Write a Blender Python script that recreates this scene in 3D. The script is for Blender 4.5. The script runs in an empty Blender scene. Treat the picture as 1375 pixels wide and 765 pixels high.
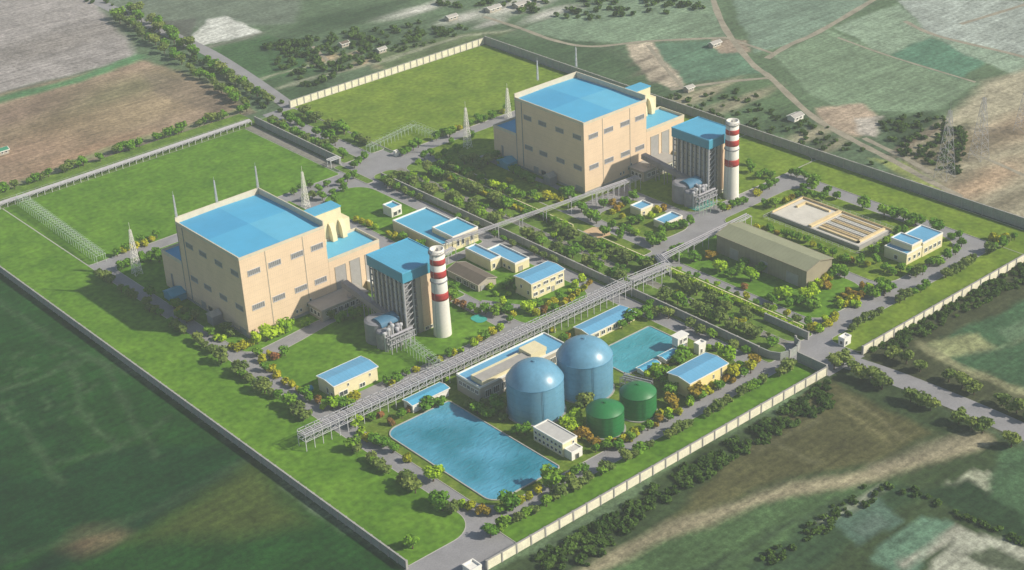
import bpy, math, random
import numpy as np
from math import radians, sin, cos, pi
random.seed(7)
rnd = random.Random(11)
sc = bpy.context.scene
COL = sc.collection

# ------------------------------------------------------------------ camera
YAW, PIT, ROL, FPX = radians(39.7586), radians(27.7256), radians(-2.87995), 2133.66
HC = 400.0
def cam_axes():
    f = np.array([cos(PIT)*sin(YAW), cos(PIT)*cos(YAW), -sin(PIT)])
    r = np.cross(f, [0, 0, 1]); r /= np.linalg.norm(r); u = np.cross(r, f)
    c, s = cos(ROL), sin(ROL)
    return c*r+s*u, -s*r+c*u, f
AR, AU, AF = cam_axes()
def _ray(px, py, z):
    d = (px-687.5)/FPX*AR-(py-382.5)/FPX*AU+AF
    t = (z-HC)/d[2]
    return d[0]*t, d[1]*t
OX, OY = _ray(333, 455, 0)
def at(px, py, z=0.0):
    """a spot of the survey photo as a point of the plan (metres)"""
    x, y = _ray(px, py, z)
    return x-OX, y-OY
camd = bpy.data.cameras.new('camera'); cam = bpy.data.objects.new('camera', camd); COL.objects.link(cam)
from mathutils import Matrix, Vector
cam.matrix_world = Matrix(((AR[0], AU[0], -AF[0], -OX), (AR[1], AU[1], -AF[1], -OY), (AR[2], AU[2], -AF[2], HC), (0, 0, 0, 1)))
camd.sensor_width = 36; camd.lens = FPX/1375*36; camd.clip_start = 5; camd.clip_end = 30000
sc.camera = cam
# ------------------------------------------------------------------ light
SUNV = Vector((0.602, -0.798, 0.716)).normalized()
EL = math.asin(SUNV.z); AZ = math.atan2(SUNV.x, SUNV.y)
w = bpy.data.worlds.new('World'); sc.world = w; w.use_nodes = True
nt = w.node_tree; bg = nt.nodes['Background']
sky = nt.nodes.new('ShaderNodeTexSky'); sky.sky_type = 'NISHITA'; sky.sun_disc = False
sky.sun_elevation = EL; sky.sun_rotation = AZ
nt.links.new(sky.outputs[0], bg.inputs[0]); bg.inputs[1].default_value = 0.085
sd = bpy.data.lights.new('sun', 'SUN'); sd.energy = 4.7; sd.angle = radians(1.0); sd.color = (1.0, 0.92, 0.78)
so = bpy.data.objects.new('sun', sd); COL.objects.link(so); so.location = (0, 0, 300)
so.rotation_euler = SUNV.to_track_quat('Z', 'Y').to_euler()
vs = sc.view_settings; vs.view_transform = 'Standard'; vs.look = 'None'; vs.exposure = 0.25; vs.gamma = 1; vs.use_curve_mapping = False
try:
    sc.cycles.volume_bounces = 1; sc.cycles.max_bounces = 6; sc.cycles.diffuse_bounces = 2
except Exception: pass

# ------------------------------------------------------------------ materials
MATS = {}
def mat(name, col, rough=0.85, var=0.15, scale=0.4, bump=0.0, spec=0.3, metal=0.0, fine=None, col2=None, det=4, stretch=None, objrand=0.0, translucent=0.0):
    if name in MATS: return MATS[name]
    m = bpy.data.materials.new(name); m.use_nodes = True
    n = m.node_tree.nodes; l = m.node_tree.links; b = n['Principled BSDF']
    b.inputs['Roughness'].default_value = rough; b.inputs['Metallic'].default_value = metal
    b.inputs['Specular IOR Level'].default_value = spec
    tc = n.new('ShaderNodeNewGeometry'); src = tc.outputs['Position']
    if stretch:
        mp = n.new('ShaderNodeMapping'); mp.inputs['Scale'].default_value = stretch; l.new(src, mp.inputs[0]); src = mp.outputs[0]
    nz = n.new('ShaderNodeTexNoise'); nz.inputs['Scale'].default_value = scale; nz.inputs['Detail'].default_value = det; nz.inputs['Roughness'].default_value = 0.6
    l.new(src, nz.inputs['Vector'])
    r = n.new('ShaderNodeMapRange'); r.inputs['From Min'].default_value = 0.3; r.inputs['From Max'].default_value = 0.7
    l.new(nz.outputs['Fac'], r.inputs['Value'])
    mx = n.new('ShaderNodeMix'); mx.data_type = 'RGBA'; l.new(r.outputs[0], mx.inputs[0])
    a = [c*(1-var) for c in col]; c2 = col2 if col2 else [min(1, c*(1+var)) for c in col]
    mx.inputs[6].default_value = (*a, 1); mx.inputs[7].default_value = (*c2, 1)
    out = mx.outputs[2]
    if fine:
        n2 = n.new('ShaderNodeTexNoise'); n2.inputs['Scale'].default_value = fine[0]; n2.inputs['Detail'].default_value = 3; l.new(tc.outputs['Position'], n2.inputs['Vector'])
        r2 = n.new('ShaderNodeMapRange'); r2.inputs['From Min'].default_value = 0.3; r2.inputs['From Max'].default_value = 0.7
        r2.inputs['To Min'].default_value = 1-fine[1]; r2.inputs['To Max'].default_value = 1+fine[1]; l.new(n2.outputs['Fac'], r2.inputs['Value'])
        v = n.new('ShaderNodeVectorMath'); v.operation = 'SCALE'; l.new(out, v.inputs[0]); l.new(r2.outputs[0], v.inputs['Scale']); out = v.outputs[0]
    if objrand:
        oi = n.new('ShaderNodeObjectInfo'); hs = n.new('ShaderNodeHueSaturation')
        r3 = n.new('ShaderNodeMapRange'); r3.inputs['To Min'].default_value = 1-objrand; r3.inputs['To Max'].default_value = 1+objrand; l.new(oi.outputs['Random'], r3.inputs['Value'])
        r4 = n.new('ShaderNodeMapRange'); r4.inputs['To Min'].default_value = 0.5+objrand*.08; r4.inputs['To Max'].default_value = 0.5-objrand*.08; l.new(oi.outputs['Random'], r4.inputs['Value'])
        l.new(r3.outputs[0], hs.inputs['Value']); l.new(r4.outputs[0], hs.inputs['Hue']); l.new(out, hs.inputs['Color']); out = hs.outputs[0]
    l.new(out, b.inputs['Base Color'])
    if bump:
        bp = n.new('ShaderNodeBump'); bp.inputs['Strength'].default_value = bump; bp.inputs['Distance'].default_value = 0.3
        l.new(nz.outputs['Fac'], bp.inputs['Height']); l.new(bp.outputs[0], b.inputs['Normal'])
    if translucent:
        tr = n.new('ShaderNodeBsdfTranslucent'); l.new(out, tr.inputs[0]); ms = n.new('ShaderNodeMixShader'); ms.inputs[0].default_value = translucent
        l.new(b.outputs[0], ms.inputs[1]); l.new(tr.outputs[0], ms.inputs[2]); l.new(ms.outputs[0], n['Material Output'].inputs[0])
    MATS[name] = m; return m

def cladding(name, col, var=0.05):
    """painted wall panels: faint joints every few metres"""
    m = mat(name, col, 0.8, var, 0.12, fine=(1.6, 0.05))
    n = m.node_tree.nodes; l = m.node_tree.links; b = n['Principled BSDF']
    src = b.inputs['Base Color'].links[0].from_socket
    g = n.new('ShaderNodeNewGeometry'); sp = n.new('ShaderNodeSeparateXYZ'); l.new(g.outputs['Position'], sp.inputs[0])
    ad = n.new('ShaderNodeMath'); ad.operation = 'ADD'; l.new(sp.outputs[0], ad.inputs[0]); l.new(sp.outputs[1], ad.inputs[1])
    fac = None
    for s, per, wd in ((ad.outputs[0], 1.2, 0.10), (sp.outputs[2], 3.1, 0.05)):
        dv = n.new('ShaderNodeMath'); dv.operation = 'DIVIDE'; l.new(s, dv.inputs[0]); dv.inputs[1].default_value = per
        fr = n.new('ShaderNodeMath'); fr.operation = 'FRACT'; l.new(dv.outputs[0], fr.inputs[0])
        lt = n.new('ShaderNodeMath'); lt.operation = 'LESS_THAN'; l.new(fr.outputs[0], lt.inputs[0]); lt.inputs[1].default_value = wd
        if fac is None: fac = lt.outputs[0]
        else:
            mm = n.new('ShaderNodeMath'); mm.operation = 'MAXIMUM'; l.new(fac, mm.inputs[0]); l.new(lt.outputs[0], mm.inputs[1]); fac = mm.outputs[0]
    mr = n.new('ShaderNodeMapRange'); mr.inputs['To Min'].default_value = 1; mr.inputs['To Max'].default_value = 0.86; l.new(fac, mr.inputs['Value'])
    v = n.new('ShaderNodeVectorMath'); v.operation = 'SCALE'; l.new(src, v.inputs[0]); l.new(mr.outputs[0], v.inputs['Scale'])
    l.new(v.outputs[0], b.inputs['Base Color'])
    return m
def ribbed(name, col, axis=0, per=2.2, dark=0.88, **k):
    """metal roofing with seams across"""
    m = mat(name, col, **k)
    n = m.node_tree.nodes; l = m.node_tree.links; b = n['Principled BSDF']
    src = b.inputs['Base Color'].links[0].from_socket
    g = n.new('ShaderNodeNewGeometry'); sp = n.new('ShaderNodeSeparateXYZ'); l.new(g.outputs['Position'], sp.inputs[0])
    dv = n.new('ShaderNodeMath'); dv.operation = 'DIVIDE'; l.new(sp.outputs[axis], dv.inputs[0]); dv.inputs[1].default_value = per
    fr = n.new('ShaderNodeMath'); fr.operation = 'FRACT'; l.new(dv.outputs[0], fr.inputs[0])
    lt = n.new('ShaderNodeMath'); lt.operation = 'LESS_THAN'; l.new(fr.outputs[0], lt.inputs[0]); lt.inputs[1].default_value = 0.14
    mr = n.new('ShaderNodeMapRange'); mr.inputs['To Min'].default_value = 1; mr.inputs['To Max'].default_value = dark; l.new(lt.outputs[0], mr.inputs['Value'])
    v = n.new('ShaderNodeVectorMath'); v.operation = 'SCALE'; l.new(src, v.inputs[0]); l.new(mr.outputs[0], v.inputs['Scale'])
    l.new(v.outputs[0], b.inputs['Base Color'])
    return m

CREAM = cladding('cream_cladding', (0.74, 0.565, 0.39))
PALE = mat('pale_cream_render', (0.74, 0.66, 0.42), 0.85, 0.06, 0.3, fine=(2.0, 0.05))
GREYW = mat('grey_render', (0.42, 0.38, 0.31), 0.85, 0.08, 0.3)
WHITE = mat('white_paint', (0.78, 0.76, 0.70), 0.6, 0.05, 0.4)
PARA = mat('parapet_inside', (0.62, 0.55, 0.42), 0.85, 0.08, 0.3)
BLUE = ribbed('blue_sheet_roof', (0.095, 0.390, 0.580), rough=0.5, var=0.07, scale=0.08, fine=(1.2, 0.05), dark=0.93)
BLUEa = mat('blue_sheet_roof_deep', (0.070, 0.350, 0.590), 0.6, 0.05, 0.1)  # deep, bright and mid: reflection tones painted across the main roof sheets
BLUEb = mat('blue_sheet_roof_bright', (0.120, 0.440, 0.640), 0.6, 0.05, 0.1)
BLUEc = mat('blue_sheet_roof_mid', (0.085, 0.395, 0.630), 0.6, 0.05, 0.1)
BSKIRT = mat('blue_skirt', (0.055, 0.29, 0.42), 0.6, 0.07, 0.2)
LBLUE = ribbed('light_blue_roof', (0.14, 0.38, 0.58), rough=0.5, var=0.08, scale=0.1, fine=(1.2, 0.05), dark=0.9)
GROOF = mat('grey_roof', (0.38, 0.36, 0.33), 0.8, 0.1, 0.3)
BRROOF = ribbed('brown_roof', (0.14, 0.115, 0.09), axis=1, per=2.0, rough=0.8, var=0.12, scale=0.3)
OLROOF = ribbed('olive_roof', (0.27, 0.28, 0.18), axis=1, per=2.6, dark=0.93, rough=0.8, var=0.08, scale=0.1, fine=(1.0, 0.05))
OLWALL = ribbed('olive_wall', (0.30, 0.265, 0.19), axis=1, per=2.6, dark=0.9, rough=0.85, var=0.1, scale=0.15)
STEEL = mat('galvanised_steel', (0.36, 0.36, 0.38), 0.5, 0.1, 0.4)
STEELW = mat('pale_steel', (0.50, 0.50, 0.52), 0.5, 0.1, 0.4)
DSTEEL = mat('dark_steel', (0.17, 0.17, 0.18), 0.6, 0.2, 0.4)
PIPE = mat('pipe_lagging', (0.36, 0.35, 0.38), 0.4, 0.12, 0.5)
GLASS = mat('dark_window', (0.06, 0.07, 0.08), 0.15, 0.2, 0.8, spec=0.6)
LOUV = mat('louvre', (0.20, 0.20, 0.20), 0.6, 0.15, 0.8)
DOORG = ribbed('grey_shutter', (0.36, 0.35, 0.34), axis=2, per=0.9, dark=0.85, rough=0.7, var=0.08, scale=0.4)
CONC = mat('concrete', (0.34, 0.33, 0.31), 0.9, 0.12, 0.25, fine=(1.5, 0.08))
WALLP = mat('wall_panel', (0.72, 0.68, 0.52), 0.9, 0.12, 0.3, fine=(1.2, 0.08))
WALLG = mat('grey_wall_panel', (0.30, 0.32, 0.29), 0.9, 0.12, 0.3, fine=(1.2, 0.08))
DGREY = mat('dark_grey_duct', (0.25, 0.25, 0.27), 0.7, 0.12, 0.3)
CHW = mat('chimney_white', (0.74, 0.71, 0.64), 0.75, 0.06, 0.15, stretch=(1, 1, 0.2), fine=(0.9, 0.05))
CHR = mat('chimney_red', (0.40, 0.040, 0.035), 0.65, 0.12, 0.3)
TANKB = mat('tank_blue', (0.125, 0.30, 0.43), 0.33, 0.10, 0.14, stretch=(1, 1, 0.25), spec=0.5, fine=(0.7, 0.07))
TANKG = mat('tank_green', (0.018, 0.17, 0.045), 0.42, 0.12, 0.2, stretch=(1, 1, 0.3), spec=0.5, fine=(0.9, 0.08))
SEAM = mat('tank_seam', (0.09, 0.25, 0.38), 0.5, 0.1, 0.3)
SEAMG = mat('tank_seam_green', (0.012, 0.11, 0.03), 0.5, 0.1, 0.3)
TEAL = mat('teal_pad', (0.05, 0.36, 0.30), 0.6, 0.15, 0.3)
YEL = mat('yellow_ochre_wall', (0.70, 0.55, 0.31), 0.8, 0.12, 0.4)
SAND = mat('sandy_paving', (0.60, 0.42, 0.25), 0.9, 0.12, 0.3)
ASPH = mat('asphalt', (0.265, 0.26, 0.27), 0.9, 0.12, 0.10, fine=(1.3, 0.10))
GRAV = mat('gravel', (0.22, 0.21, 0.18), 0.95, 0.2, 0.3, fine=(1.5, 0.15))
DIRT = mat('dirt_track', (0.29, 0.26, 0.195), 0.95, 0.25, 0.12, fine=(0.8, 0.15))
KERB = mat('kerb', (0.42, 0.41, 0.37), 0.9, 0.1, 0.5)
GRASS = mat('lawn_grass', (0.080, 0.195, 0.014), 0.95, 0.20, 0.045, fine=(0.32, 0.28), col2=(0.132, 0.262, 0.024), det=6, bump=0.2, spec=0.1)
GRASSGLOW = mat('lawn_grass_glow', (0.118, 0.205, 0.018), 0.95, 0.18, 0.045, fine=(0.32, 0.28), col2=(0.190, 0.270, 0.030), det=6, bump=0.2, spec=0.1)  # right-hand lawns: warm sun glow put into the grass as extra yellow
CGRASS = mat('rough_grass', (0.090, 0.180, 0.022), 0.95, 0.3, 0.12, fine=(0.6, 0.25), col2=(0.165, 0.260, 0.040), det=6, spec=0.1)
BED = mat('planting_bed', (0.085, 0.185, 0.016), 0.95, 0.3, 0.15, fine=(0.7, 0.25), col2=(0.18, 0.24, 0.035), det=5, spec=0.1)
BARK = mat('bark', (0.10, 0.07, 0.05), 0.95, 0.2, 1.0)
def leaf(name, a, b, tr=.22, ov=.2): return mat(name, a, 0.9, 0.0, 0.5, objrand=ov, translucent=tr, spec=0.1, col2=b)
LEAF = {
 'd': leaf('leaf_olive', (0.100, 0.165, 0.030), (0.250, 0.320, 0.075)),
 'g': leaf('leaf_green', (0.085, 0.210, 0.015), (0.220, 0.410, 0.035)),
 'l': leaf('leaf_lime', (0.220, 0.400, 0.016), (0.460, 0.650, 0.035)),
 'y': leaf('leaf_yellow_green', (0.290, 0.330, 0.015), (0.560, 0.540, 0.030)),
 'o': leaf('leaf_orange', (0.270, 0.200, 0.020), (0.450, 0.320, 0.040)),
 'r': leaf('leaf_russet', (0.240, 0.120, 0.040), (0.390, 0.210, 0.070)),
}
def water(name, a, b_, rough=0.08):
    m = bpy.data.materials.new(name); m.use_nodes = True; n = m.node_tree.nodes; l = m.node_tree.links; b = n['Principled BSDF']
    g = n.new('ShaderNodeNewGeometry')
    z0 = n.new('ShaderNodeTexNoise'); z0.inputs['Scale'].default_value = 0.035; z0.inputs['Detail'].default_value = 3; l.new(g.outputs['Position'], z0.inputs['Vector'])
    mr = n.new('ShaderNodeMapRange'); mr.inputs['From Min'].default_value = 0.35; mr.inputs['From Max'].default_value = 0.65; l.new(z0.outputs['Fac'], mr.inputs['Value'])
    mx = n.new('ShaderNodeMix'); mx.data_type = 'RGBA'; mx.inputs[6].default_value = (*a, 1); mx.inputs[7].default_value = (*b_, 1)
    l.new(mr.outputs[0], mx.inputs[0]); l.new(mx.outputs[2], b.inputs['Base Color'])
    mp = n.new('ShaderNodeMapping'); mp.inputs['Scale'].default_value = (0.35, 0.9, 1); mp.inputs['Rotation'].default_value = (0, 0, 0.5); l.new(g.outputs['Position'], mp.inputs[0])
    z1 = n.new('ShaderNodeTexNoise'); z1.inputs['Scale'].default_value = 0.7; z1.inputs['Detail'].default_value = 5; z1.inputs['Distortion'].default_value = 0.6; l.new(mp.outputs[0], z1.inputs['Vector'])
    bp = n.new('ShaderNodeBump'); bp.inputs['Strength'].default_value = 0.7; bp.inputs['Distance'].default_value = 0.8; l.new(z1.outputs['Fac'], bp.inputs['Height'])
    l.new(bp.outputs[0], b.inputs['Normal']); b.inputs['Roughness'].default_value = rough; b.inputs['IOR'].default_value = 1.33
    return m
WATER = water('pond_water', (0.025, 0.20, 0.27), (0.10, 0.36, 0.52))
WATERT = water('basin_water', (0.04, 0.25, 0.28), (0.09, 0.38, 0.46))

# ------------------------------------------------------------------ mesh builder
class MB:
    def __init__(s): s.v = []; s.f = []; s.m = []
    def add(s, vs, fs, m=0):
        o = len(s.v); s.v += [tuple(map(float, p)) for p in vs]; s.f += [tuple(i+o for i in f) for f in fs]; s.m += [m]*len(fs); return s
    def box(s, x0, x1, y0, y1, z0, z1, m=0, top=None):
        s.add([(x0,y0,z0),(x1,y0,z0),(x1,y1,z0),(x0,y1,z0),(x0,y0,z1),(x1,y0,z1),(x1,y1,z1),(x0,y1,z1)],
              [(0,3,2,1),(0,1,5,4),(1,2,6,5),(2,3,7,6),(3,0,4,7)], m)
        o = len(s.v)-8; s.f.append((o+4,o+5,o+6,o+7)); s.m.append(m if top is None else top); return s
    def bar(s, a, b, w, m=0, h=None):
        a = Vector(a); b = Vector(b); d = (b-a).normalized(); h = h or w
        up = Vector((0,0,1)) if abs(d.z) < 0.95 else Vector((1,0,0))
        r = d.cross(up).normalized()*w/2; u = r.cross(d).normalized()*h/2
        vs = [a-r-u, a+r-u, a+r+u, a-r+u, b-r-u, b+r-u, b+r+u, b-r+u]
        return s.add(vs, [(0,1,2,3),(7,6,5,4),(0,4,5,1),(1,5,6,2),(2,6,7,3),(3,7,4,0)], m)
    def tube(s, a, b, r, m=0, n=8):
        a = Vector(a); b = Vector(b); d = (b-a).normalized()
        up = Vector((0,0,1)) if abs(d.z) < 0.95 else Vector((1,0,0)); e = d.cross(up).normalized(); f = e.cross(d)
        vs = []
        for c in (a, b):
            for i in range(n): t = 2*pi*i/n; vs.append(c+e*cos(t)*r+f*sin(t)*r)
        fs = [(i, (i+1) % n, n+(i+1) % n, n+i) for i in range(n)]+[tuple(range(n))[::-1], tuple(range(n, 2*n))]
        return s.add(vs, fs, m)
    def lathe(s, cx, cy, prof, n=48, m=0, mfun=None):
        vs = []; fs = []
        for r, z in prof:
            for i in range(n): t = 2*pi*i/n; vs.append((cx+cos(t)*r, cy+sin(t)*r, z))
        o = len(s.v); s.v += vs
        for k in range(len(prof)-1):
            for i in range(n):
                j = (i+1) % n; s.f.append((o+k*n+i, o+k*n+j, o+(k+1)*n+j, o+(k+1)*n+i)); s.m.append(mfun(k) if mfun else m)
        return s
    def poly(s, pts, z, m=0):
        return s.add([(p[0], p[1], z) for p in pts], [tuple(range(len(pts)))], m)
    def build(s, name, mats, parent=None, smooth=False):
        me = bpy.data.meshes.new(name); off = parent_loc(parent)
        me.from_pydata([(a-off[0], b-off[1], c-off[2]) for a, b, c in s.v], [], s.f)
        for m in (mats if isinstance(mats, (list, tuple)) else [mats]): me.materials.append(m)
        me.polygons.foreach_set('material_index', s.m)
        if smooth: me.polygons.foreach_set('use_smooth', [True]*len(s.f))
        me.update()
        o = bpy.data.objects.new(name, me); COL.objects.link(o)
        if parent: o.parent = parent
        return o
def parent_loc(p):
    x = y = z = 0
    while p is not None:
        x += p.location[0]; y += p.location[1]; z += p.location[2]; p = p.parent
    return x, y, z
def thing(name, label, cat, loc, group=None):
    o = bpy.data.objects.new(name, None); COL.objects.link(o); o.location = (*loc, 0)[:3] if len(loc) == 2 else loc
    o.empty_display_size = 1; o['label'] = label; o['category'] = cat
    if group: o['group'] = group
    return o
def tag(o, label, cat, group=None):
    o['label'] = label; o['category'] = cat
    if group: o['group'] = group
    return o
def struct(o): o['kind'] = 'structure'; return o
ORD = 'first second third fourth fifth sixth seventh eighth ninth tenth eleventh twelfth thirteenth fourteenth fifteenth sixteenth seventeenth eighteenth nineteenth twentieth'.split()

# ------------------------------------------------------------------ terrain
def axis(lo, a, b, hi, step):
    mid = list(np.arange(a, b+0.1, step)); out = []; s = step; x = a
    while x > lo: s *= 1.5; x -= s; out.append(x)
    left = out[::-1]; out = []; s = step; x = mid[-1]
    while x < hi: s *= 1.5; x += s; out.append(x)
    return np.array(left+mid+out)
def seg_dist(X, Y, p, q):
    dx, dy = q[0]-p[0], q[1]-p[1]; L = dx*dx+dy*dy+1e-9
    t = np.clip(((X-p[0])*dx+(Y-p[1])*dy)/L, 0, 1)
    return np.hypot(X-p[0]-t*dx, Y-p[1]-t*dy)
def inside(X, Y, P):
    r = np.zeros(X.shape, bool)
    for i in range(len(P)):
        x1, y1 = P[i]; x2, y2 = P[i-1]
        c = ((y1 > Y) != (y2 > Y)) & (X < (x2-x1)*(Y-y1)/((y2-y1)+1e-12)+x1); r ^= c
    return r
def terrain():
    xs = axis(-9000, -330, 900, 12000, 2.6); ys = axis(-9000, -520, 860, 12000, 2.6)
    X, Y = np.meshgrid(xs, ys, indexing='ij')
    WX = X+1.6*np.sin(Y*.045+1.3)+1*np.sin(X*.11+Y*.07)+.8*np.sin(X*.31-Y*.27); WY = Y+1.6*np.sin(X*.05+.4)+1*np.sin(Y*.12-X*.06)+.8*np.sin(Y*.33+X*.21)
    C = np.zeros(X.shape+(3,)); C[:] = (0.090, 0.140, 0.075)
    def blend(mask, col):
        C[:] = C*(1-mask[..., None])+np.array(col)*mask[..., None]
    def field(pix, col, soft=4, k=1.0):
        P = [at(*p) for p in pix]
        d = np.full(X.shape, 1e9)
        for i in range(len(P)): d = np.minimum(d, seg_dist(WX, WY, P[i-1], P[i]))
        ins = inside(WX, WY, P); sd_ = np.where(ins, d, -d)
        blend(np.clip(sd_/(soft*.55)+0.5, 0, 1)*k, col)
    def line(pix, wd, col, k=1.0, soft=3):
        P = [at(*p) for p in pix]; d = np.full(X.shape, 1e9)
        for i in range(len(P)-1): d = np.minimum(d, seg_dist(WX, WY, P[i], P[i+1]))
        blend(np.clip((wd/2-d)/soft+0.5, 0, 1)*k, col)
    def blob(px, py, rx, ry, col, k=0.8):
        p = at(px, py); d = np.hypot((WX-p[0])/rx, (WY-p[1])/ry); blend(np.clip(1.3-d, 0, 1)*k, col)
    # brown plain, upper left
    field([(-600,500),(-500,160),(-50,140),(187,78),(250,100),(345,148),(0,272)], (0.290, 0.215, 0.150), 10)
    field([(-700,100),(-300,-120),(60,-90),(135,0),(150,30),(187,74),(0,126),(-500,260)], (0.300, 0.275, 0.260), 14)
    blob(90,178,70,45,(0.13,0.11,0.05),.7); blob(165,120,60,30,(0.12,0.14,0.06),.6); blob(210,140,60,30,(0.32,0.25,0.15),.6); blob(40,200,60,30,(0.30,0.20,0.14),.7)
    blob(150,160,50,20,(0.34,0.26,0.16),.6); blob(60,60,90,30,(0.16,0.14,0.12),.5); blob(30,150,60,20,(0.17,0.12,0.09),.6); blob(120,205,60,14,(0.30,0.19,0.12),.7)
    field([(195,95),(300,120),(335,140),(290,150),(200,125)], (0.15,0.12,0.09), 12, .6)
    line([(-300,215),(0,134),(100,108),(187,76)], 13, (0.09, 0.21, 0.09), 1, 6)
    line([(-100,285),(0,253),(160,198),(330,146)], 9, (0.20, 0.23, 0.11), .9, 6)
    line([(-100,300),(0,262),(160,206),(335,150)], 7, (0.13, 0.12, 0.10), .9, 6)
    # far upper middle
    field([(140,0),(260,-60),(420,-60),(400,30),(205,40)], (0.14,0.17,0.13), 10, .8)
    field([(200,30),(262,24),(258,62),(240,58)], (0.10,0.11,0.09), 4)
    field([(253,58),(275,26),(300,20),(352,42),(262,64)], (0.52,0.53,0.48), 4)
    field([(262,72),(360,45),(425,70),(430,95),(330,112)], (0.055,0.12,0.045), 5)
    field([(330,112),(430,95),(450,120),(400,138)], (0.05,0.09,0.04), 5)
    line([(262,70),(352,42)], 5, (0.16,0.17,0.13)); line([(330,112),(400,92),(470,75)], 4, (0.28,0.30,0.20))
    for a in [(435,78,14,8),(486,84,12,8),(478,70,9,5),(530,82,16,8)]: blob(*a, (0.45,0.34,0.22), .9)
    for a in [(380,60,24,20),(440,30,40,20),(500,50,30,18),(445,92,20,12),(560,62,30,10),(700,70,60,20),(780,90,40,18),(770,60,40,14),(480,20,60,20)]: blob(*a, (0.035,0.065,0.03), .75)
    for a in [(620,22,26,10),(700,6,50,16),(740,18,30,10),(660,30,16,6),(810,8,50,12),(560,12,40,10)]: blob(*a, (0.48,0.47,0.42), .9)
    field([(500,70),(640,40),(690,40),(600,70),(520,95)], (0.10,0.14,0.06), 6)
    line([(380,118),(430,100),(520,80),(620,48),(690,38)], 6, (0.26,0.27,0.19), .8)
    field([(650,45),(800,62),(870,95),(905,135),(800,120),(700,80)], (0.055,0.10,0.045), 8, .8)
    # far right fields, greens paled in colour to stand in for haze
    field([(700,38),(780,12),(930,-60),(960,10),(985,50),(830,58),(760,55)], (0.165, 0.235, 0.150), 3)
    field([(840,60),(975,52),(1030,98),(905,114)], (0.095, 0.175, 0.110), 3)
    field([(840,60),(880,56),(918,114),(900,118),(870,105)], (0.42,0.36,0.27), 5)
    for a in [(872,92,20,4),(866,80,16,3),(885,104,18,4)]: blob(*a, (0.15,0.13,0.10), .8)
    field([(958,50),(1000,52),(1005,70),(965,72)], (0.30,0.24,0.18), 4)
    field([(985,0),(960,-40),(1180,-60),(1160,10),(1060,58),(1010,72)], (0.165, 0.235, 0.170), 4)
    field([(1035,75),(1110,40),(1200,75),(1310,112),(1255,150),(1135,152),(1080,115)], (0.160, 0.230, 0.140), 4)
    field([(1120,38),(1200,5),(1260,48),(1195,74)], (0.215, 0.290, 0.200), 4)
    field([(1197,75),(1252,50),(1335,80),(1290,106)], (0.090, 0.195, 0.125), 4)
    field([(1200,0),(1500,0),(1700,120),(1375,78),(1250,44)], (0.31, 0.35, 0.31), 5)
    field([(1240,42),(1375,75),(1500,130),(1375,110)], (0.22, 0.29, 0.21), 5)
    field([(900,118),(1035,104),(1085,150),(1060,190),(990,160)], (0.085, 0.140, 0.065), 6)
    for a in [(925,130,30,10),(965,145,22,10),(1010,130,30,6),(955,120,30,5),(1090,178,30,8),(1110,195,24,7)]: blob(*a, (0.38,0.33,0.23), .75)
    for a in [(1050,165,26,14),(1080,200,30,10),(940,155,30,10)]: blob(*a, (0.035,0.06,0.03), .8)
    field([(1098,145),(1160,138),(1185,165),(1150,185),(1110,172)], (0.38,0.30,0.22), 5)
    field([(1150,160),(1190,158),(1175,185),(1150,182)], (0.46,0.42,0.36), 5)
    field([(1180,162),(1255,150),(1285,175),(1200,200)], (0.045,0.075,0.035), 10)
    field([(1200,205),(1260,170),(1320,110),(1500,60),(1800,300),(1375,305),(1270,255)], (0.34, 0.31, 0.215), 16)
    field([(1230,200),(1300,160),(1320,200),(1260,235)], (0.13,0.13,0.07), 12, .8)
    for a in [(1340,235,40,14),(1300,250,40,14),(1370,170,60,20)]: blob(*a, (0.36,0.26,0.17), .8)
    for a in [(1330,190,50,12),(1290,235,30,10),(1355,270,30,10),(1240,215,30,10)]: blob(*a, (0.14,0.12,0.08), .7)
    line([(1195,203),(1262,168)], 3, (0.14,0.10,0.08)); line([(1195,210),(1270,172)], 3, (0.14,0.10,0.08))
    field([(1165,212),(1210,215),(1305,272),(1260,258)], (0.25,0.29,0.09), 6)
    # below the site, right
    field([(1150,478),(1375,345),(1700,160),(1800,560),(1375,600),(1260,540)], (0.055,0.065,0.03), 8)
    field([(1245,462),(1375,400),(1500,400),(1500,560),(1375,528),(1300,492)], (0.045,0.100,0.045), 4)
    field([(1250,458),(1310,445),(1335,462),(1275,482)], (0.25,0.27,0.13), 6)
    field([(1330,440),(1375,425),(1400,440),(1350,455)], (0.09,0.15,0.08), 4)
    line([(1240,460),(1290,490),(1375,528),(1450,560)], 6, (0.24,0.24,0.13), .9)
    line([(1300,475),(1375,450)], 2.5, (0.14,0.18,0.1), .7)
    field([(640,790),(1108,508),(1150,478),(1400,620),(1400,900),(640,900)], (0.040,0.065,0.025), 6)
    field([(1095,512),(1125,512),(1255,580),(1200,605),(1010,660),(900,700),(960,640)], (0.085,0.085,0.035), 8)
    line([(1130,545),(1190,590)], 2.5, (0.18,0.17,0.08), .8); line([(1040,590),(1100,620)], 2.5, (0.15,0.15,0.08), .7); line([(1010,605),(1100,560)], 2.5, (0.14,0.14,0.08), .6); line([(1140,530),(1180,560),(1210,585)], 3, (0.2,0.19,0.1), .5)
    field([(740,790),(960,692),(1150,648),(1200,650),(1000,790)], (0.065,0.120,0.045), 8)
    field([(1000,765),(1110,690),(1190,650),(1240,660),(1100,765)], (0.035,0.070,0.030), 6)
    field([(1110,700),(1180,668),(1218,700),(1155,738)], (0.080, 0.14, 0.10), 2)
    field([(1145,712),(1185,690),(1200,705),(1165,725)], (0.085,0.13,0.10), 4)
    field([(1165,755),(1240,692),(1278,702),(1220,790)], (0.11, 0.20, 0.13), 2)
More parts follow.
